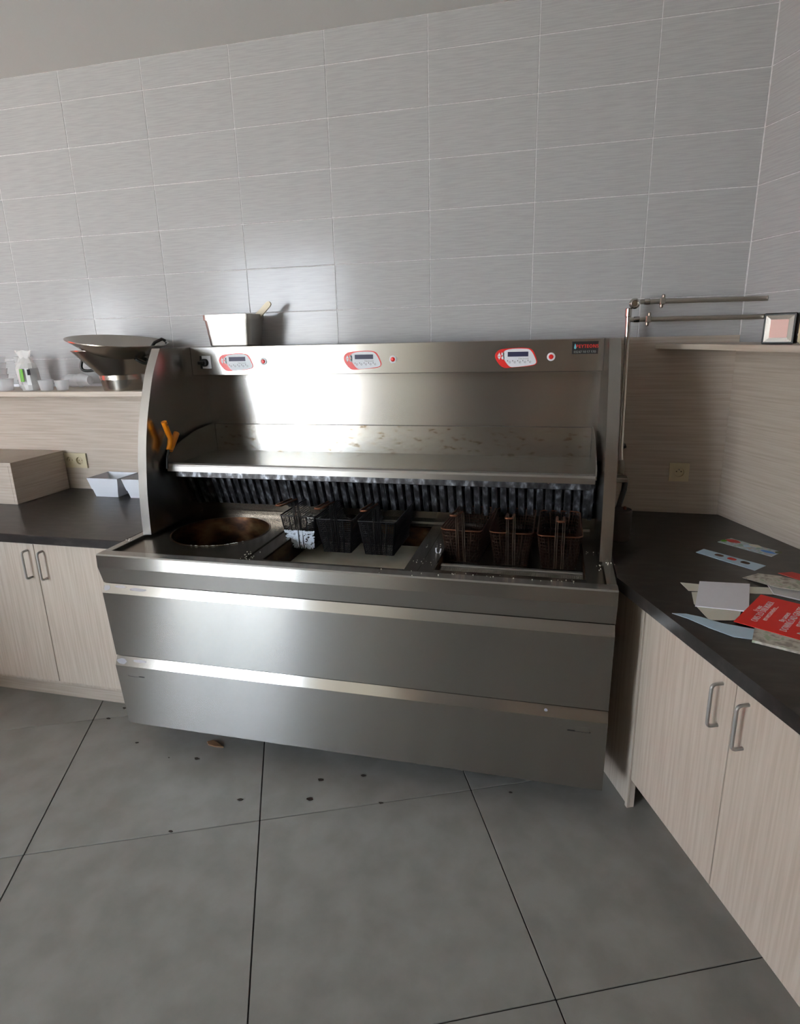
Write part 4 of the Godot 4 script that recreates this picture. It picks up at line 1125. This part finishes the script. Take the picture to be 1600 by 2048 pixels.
func small_things() -> void:
	var y := 0.9004
	var V := func(a: float, b: float) -> Vector2: return Vector2(a, b)
	var lf := thing("leaflet", "pale blue strip leaflet with three food pictures on the worktop", "leaflet", Vector3(3.45, y, 0.62))
	obj("strip", sheet([Vector2(3.349, 0.563), Vector2(3.384, 0.520), Vector2(3.552, 0.667), Vector2(3.503, 0.722)], y), M.paper_blue, lf)
	var k := 0
	for c in [Vector2(3.423, 0.585), Vector2(3.457, 0.618), Vector2(3.492, 0.650)]:
		obj("picture", sheet(blob([c + Vector2(-0.016, -0.002), c + Vector2(-0.002, -0.017), c + Vector2(0.015, 0.001), c + Vector2(0.003, 0.015)], 3), y + 0.0012, 0.0003), [M.wire_copper, M.print_red, M.rust_spot][k], lf)
		k += 1
	var lb := thing("leaflet", "glossy leaflet with red, green and blue print lying nearest the slanting wall", "leaflet", Vector3(3.55, y, 0.47))
	obj("sheet", sheet([Vector2(3.452, 0.424), Vector2(3.512, 0.366), Vector2(3.57, 0.43), Vector2(3.648, 0.508), Vector2(3.598, 0.566), Vector2(3.53, 0.50)], y, 0.0012), M.print_bright, lb)
	for q in [[3.478, 0.405, 0.012, 0.016, M.green_label], [3.510, 0.405, 0.030, 0.022, M.print_red], [3.575, 0.452, 0.026, 0.018, M.paper_cream], [3.600, 0.515, 0.030, 0.014, M.print_sky], [3.635, 0.515, 0.012, 0.018, M.print_olive], [3.545, 0.46, 0.016, 0.014, M.paper_blue]]:
		var c := Vector2(q[0], q[1])
		var dx: Vector2 = Vector2(0.74, 0.67) * float(q[2]); var dz: Vector2 = Vector2(-0.67, 0.74) * float(q[3])
		obj("picture", sheet(blob([c - dx * 0.9, c - dz, c + dx, c + dz * 0.9], 3), y + 0.0012, 0.0003), q[4], lb)
	one("leaflet", sheet([Vector2(3.446, 0.799), Vector2(3.498, 0.770), Vector2(3.56, 0.80), Vector2(3.64, 0.87), Vector2(3.60, 0.93), Vector2(3.52, 0.892)], y, 0.0012, [0.0, 0.008, 0.014, 0.018, 0.016, 0.010]), M.print_news, "crumpled printed newspaper page beyond the red card", "newspaper")
	one("leaflet", sheet([Vector2(3.552, 0.786), Vector2(3.598, 0.768), Vector2(3.72, 0.86), Vector2(3.68, 0.93)], y + 0.019, 0.0012), M.print_red, "small red and white flyer lying on the newspaper page", "leaflet")
	one("paper", sheet([Vector2(3.505, 0.842), Vector2(3.72, 0.955), Vector2(3.68, 1.03), Vector2(3.50, 0.93)], y + 0.001, 0.004), M.paper_grey, "folded grey-white paper between the newspaper and the red card", "paper")
	one("paper", sheet([Vector2(3.238, 0.905), Vector2(3.30, 0.895), Vector2(3.52, 0.875), Vector2(3.525, 0.925), Vector2(3.255, 0.950)], y, 0.0012, [0.010, 0.004, 0.001, 0.0, 0.002]), M.paper_cream, "long torn cream paper under the white envelope", "paper")
	one("paper", sheet([Vector2(3.262, 0.960), Vector2(3.33, 0.945), Vector2(3.38, 1.06), Vector2(3.348, 1.146), Vector2(3.272, 1.160), Vector2(3.252, 1.05)], y + 0.002, 0.0012), M.paper_cream, "cream receipt sticking out below the white envelope", "paper")
	one("envelope", sheet([Vector2(3.301, 0.873), Vector2(3.450, 0.867), Vector2(3.390, 1.087), Vector2(3.250, 1.076)], y + 0.0045, 0.003), M.paper_white, "blank white envelope lying on the cream papers", "envelope")
	one("paper", sheet([Vector2(3.179, 1.128), Vector2(3.215, 1.133), Vector2(3.25, 1.146), Vector2(3.30, 1.176), Vector2(3.385, 1.195), Vector2(3.40, 1.245), Vector2(3.352, 1.256), Vector2(3.312, 1.255), Vector2(3.262, 1.212), Vector2(3.215, 1.160)], y, 0.0012, [0.0, 0.004, 0.004, 0.003, 0.001, 0, 0, 0.002, 0.002, 0.002]), M.paper_blue, "bluish torn strip of paper along the worktop edge", "paper")
	one("magazine", sheet([Vector2(3.350, 1.275), Vector2(3.392, 1.150), Vector2(3.60, 1.20), Vector2(3.56, 1.37)], y + 0.001, 0.007), M.print_news, "white magazine underneath the red card", "magazine")
	one("paper", sheet([Vector2(3.432, 1.405), Vector2(3.50, 1.37), Vector2(3.58, 1.43), Vector2(3.48, 1.50)], y, 0.0012), M.paper_grey, "small loose white paper scrap on the front part of the worktop", "paper")
	# red card with two blocks of white lettering
	var rc := thing("red_card", "red card with white lettering lying on the magazine", "card", Vector3(3.45, 0.9085, 1.1))
	var yc := 0.9088
	obj("card", sheet([Vector2(3.456, 0.958), Vector2(3.331, 1.170), Vector2(3.51, 1.278), Vector2(3.635, 1.066)], yc, 0.0012), M.card_red, rc)
	var tx := Vector3(0.125, 0, -0.212).normalized(); var dn := Vector3(0.862, 0, 0.508)
	var bs := Basis(tx, -dn, Vector3.UP)
	var o := Vector3(3.398, yc + 0.0014, 1.068)
	for l in [["Er was", 0.018, 0.012, 0.012], ["ONS ZO DRUKKER", 0.034, 0.016, 0.0], ["en verzamelen...", 0.053, 0.0125, 0.0], ["By samen", 0.090, 0.0125, -0.002], ["DOWNLOAD GRATIS", 0.109, 0.0165, 0.0], ["en ontdek...", 0.129, 0.0125, 0.0]]:
		letters(l[0], l[2], M.panel_white, rc, o + dn * l[1] + tx * l[3], bs)
	var tri_c := o + dn * 0.175 - tx * 0.06
	obj("triangle_mark", MB.new().tube([tri_c + tx * 0.03, tri_c - tx * 0.03 + dn * 0.035, tri_c - tx * 0.03 - dn * 0.035], 0.0016, 5, true), M.panel_white, rc)
	# crumbs of fat and chips on the deck
	var cr := MB.new()
	var spots := [[1.69, 0.90, 14, 0.03], [1.70, 0.84, 8, 0.03], [2.37, 0.80, 10, 0.04], [2.70, 0.915, 30, 0.22], [2.93, 0.80, 9, 0.02], [3.02, 0.75, 14, 0.03], [2.45, 0.95, 14, 0.25], [1.115, 0.80, 8, 0.015], [2.98, 0.6, 6, 0.02], [2.38, 0.62, 8, 0.03]]
	for s in spots:
		for i in s[2]:
			var e := Vector3(0.0010, 0.0007, 0.0010) * (0.5 + rng.randf() * 1.5)
			var x: float = s[0] + rng.randf_range(-1, 1) * s[3]; var z: float = s[1] + rng.randf_range(-1, 1) * minf(s[3], 0.03)
			var yy := 0.886 if x < 3.009 and x > 1.137 and z < 0.935 else 0.9
			if x > 1.667 and x < 1.699 and z < 0.936: yy = 0.891
			if x > 2.42 and x < 2.955 and z < 0.875: yy = 0.8565
			var c := Vector3(x, yy + e.y, z)
			cr.box(c - e, c + e, 0.0006)
	for i in 26:
		var t := rng.randf_range(0.55, 1.65)
		var c := Vector3(1.415 + cos(t) * 0.213, 0.889, 0.580 + sin(t) * 0.213)
		var e := Vector3(0.0045, 0.0009, 0.0011) * (0.4 + rng.randf())
		cr.box(c - e, c + e, 0.0008)
	var cro := one("crumbs", cr, M.crumb, "white crumbs and splashes of fat scattered over the fryer deck", "crumbs")
	cro.set_meta("kind", "stuff")
	# debris on the floor
	var de := MB.new()
	for s in [[0.47, 1.075, 0.018], [0.66, 1.24, 0.006], [0.75, 1.40, 0.006], [1.42, 0.97, 0.012], [1.30, 0.99, 0.004], [0.87, 0.71, 0.010], [1.98, 0.98, 0.012], [1.98, 1.09, 0.014], [2.25, 1.05, 0.009], [1.55, 1.35, 0.008], [2.72, 0.89, 0.007], [1.72, 1.15, 0.012], [2.14, 0.92, 0.010], [1.1, 0.93, 0.008], [0.85, 0.80, 0.012]]:
		var pts := []
		for i in 7:
			var t := TAU * i / 7.0
			pts.append(Vector2(s[0] + cos(t) * s[2] * (0.6 + rng.randf() * 0.6), s[1] + sin(t) * s[2] * (0.35 + rng.randf() * 0.35)))
		de.join(sheet(pts, 0.0003, 0.0022))
	var deo := one("floor_debris", de, M.debris, "dark bits of dirt scattered on the grey floor tiles", "debris")
	deo.set_meta("kind", "stuff")
	one("food_scrap", sheet([Vector2(1.405, 0.862), Vector2(1.43, 0.852), Vector2(1.47, 0.868), Vector2(1.495, 0.880), Vector2(1.46, 0.888), Vector2(1.42, 0.878)], 0.0004, 0.006, [0.0, 0.004, 0.002, 0.0, 0.003, 0.0]), M.chip_brown, "curled tan food scrap on the floor under the fryer edge", "scrap")
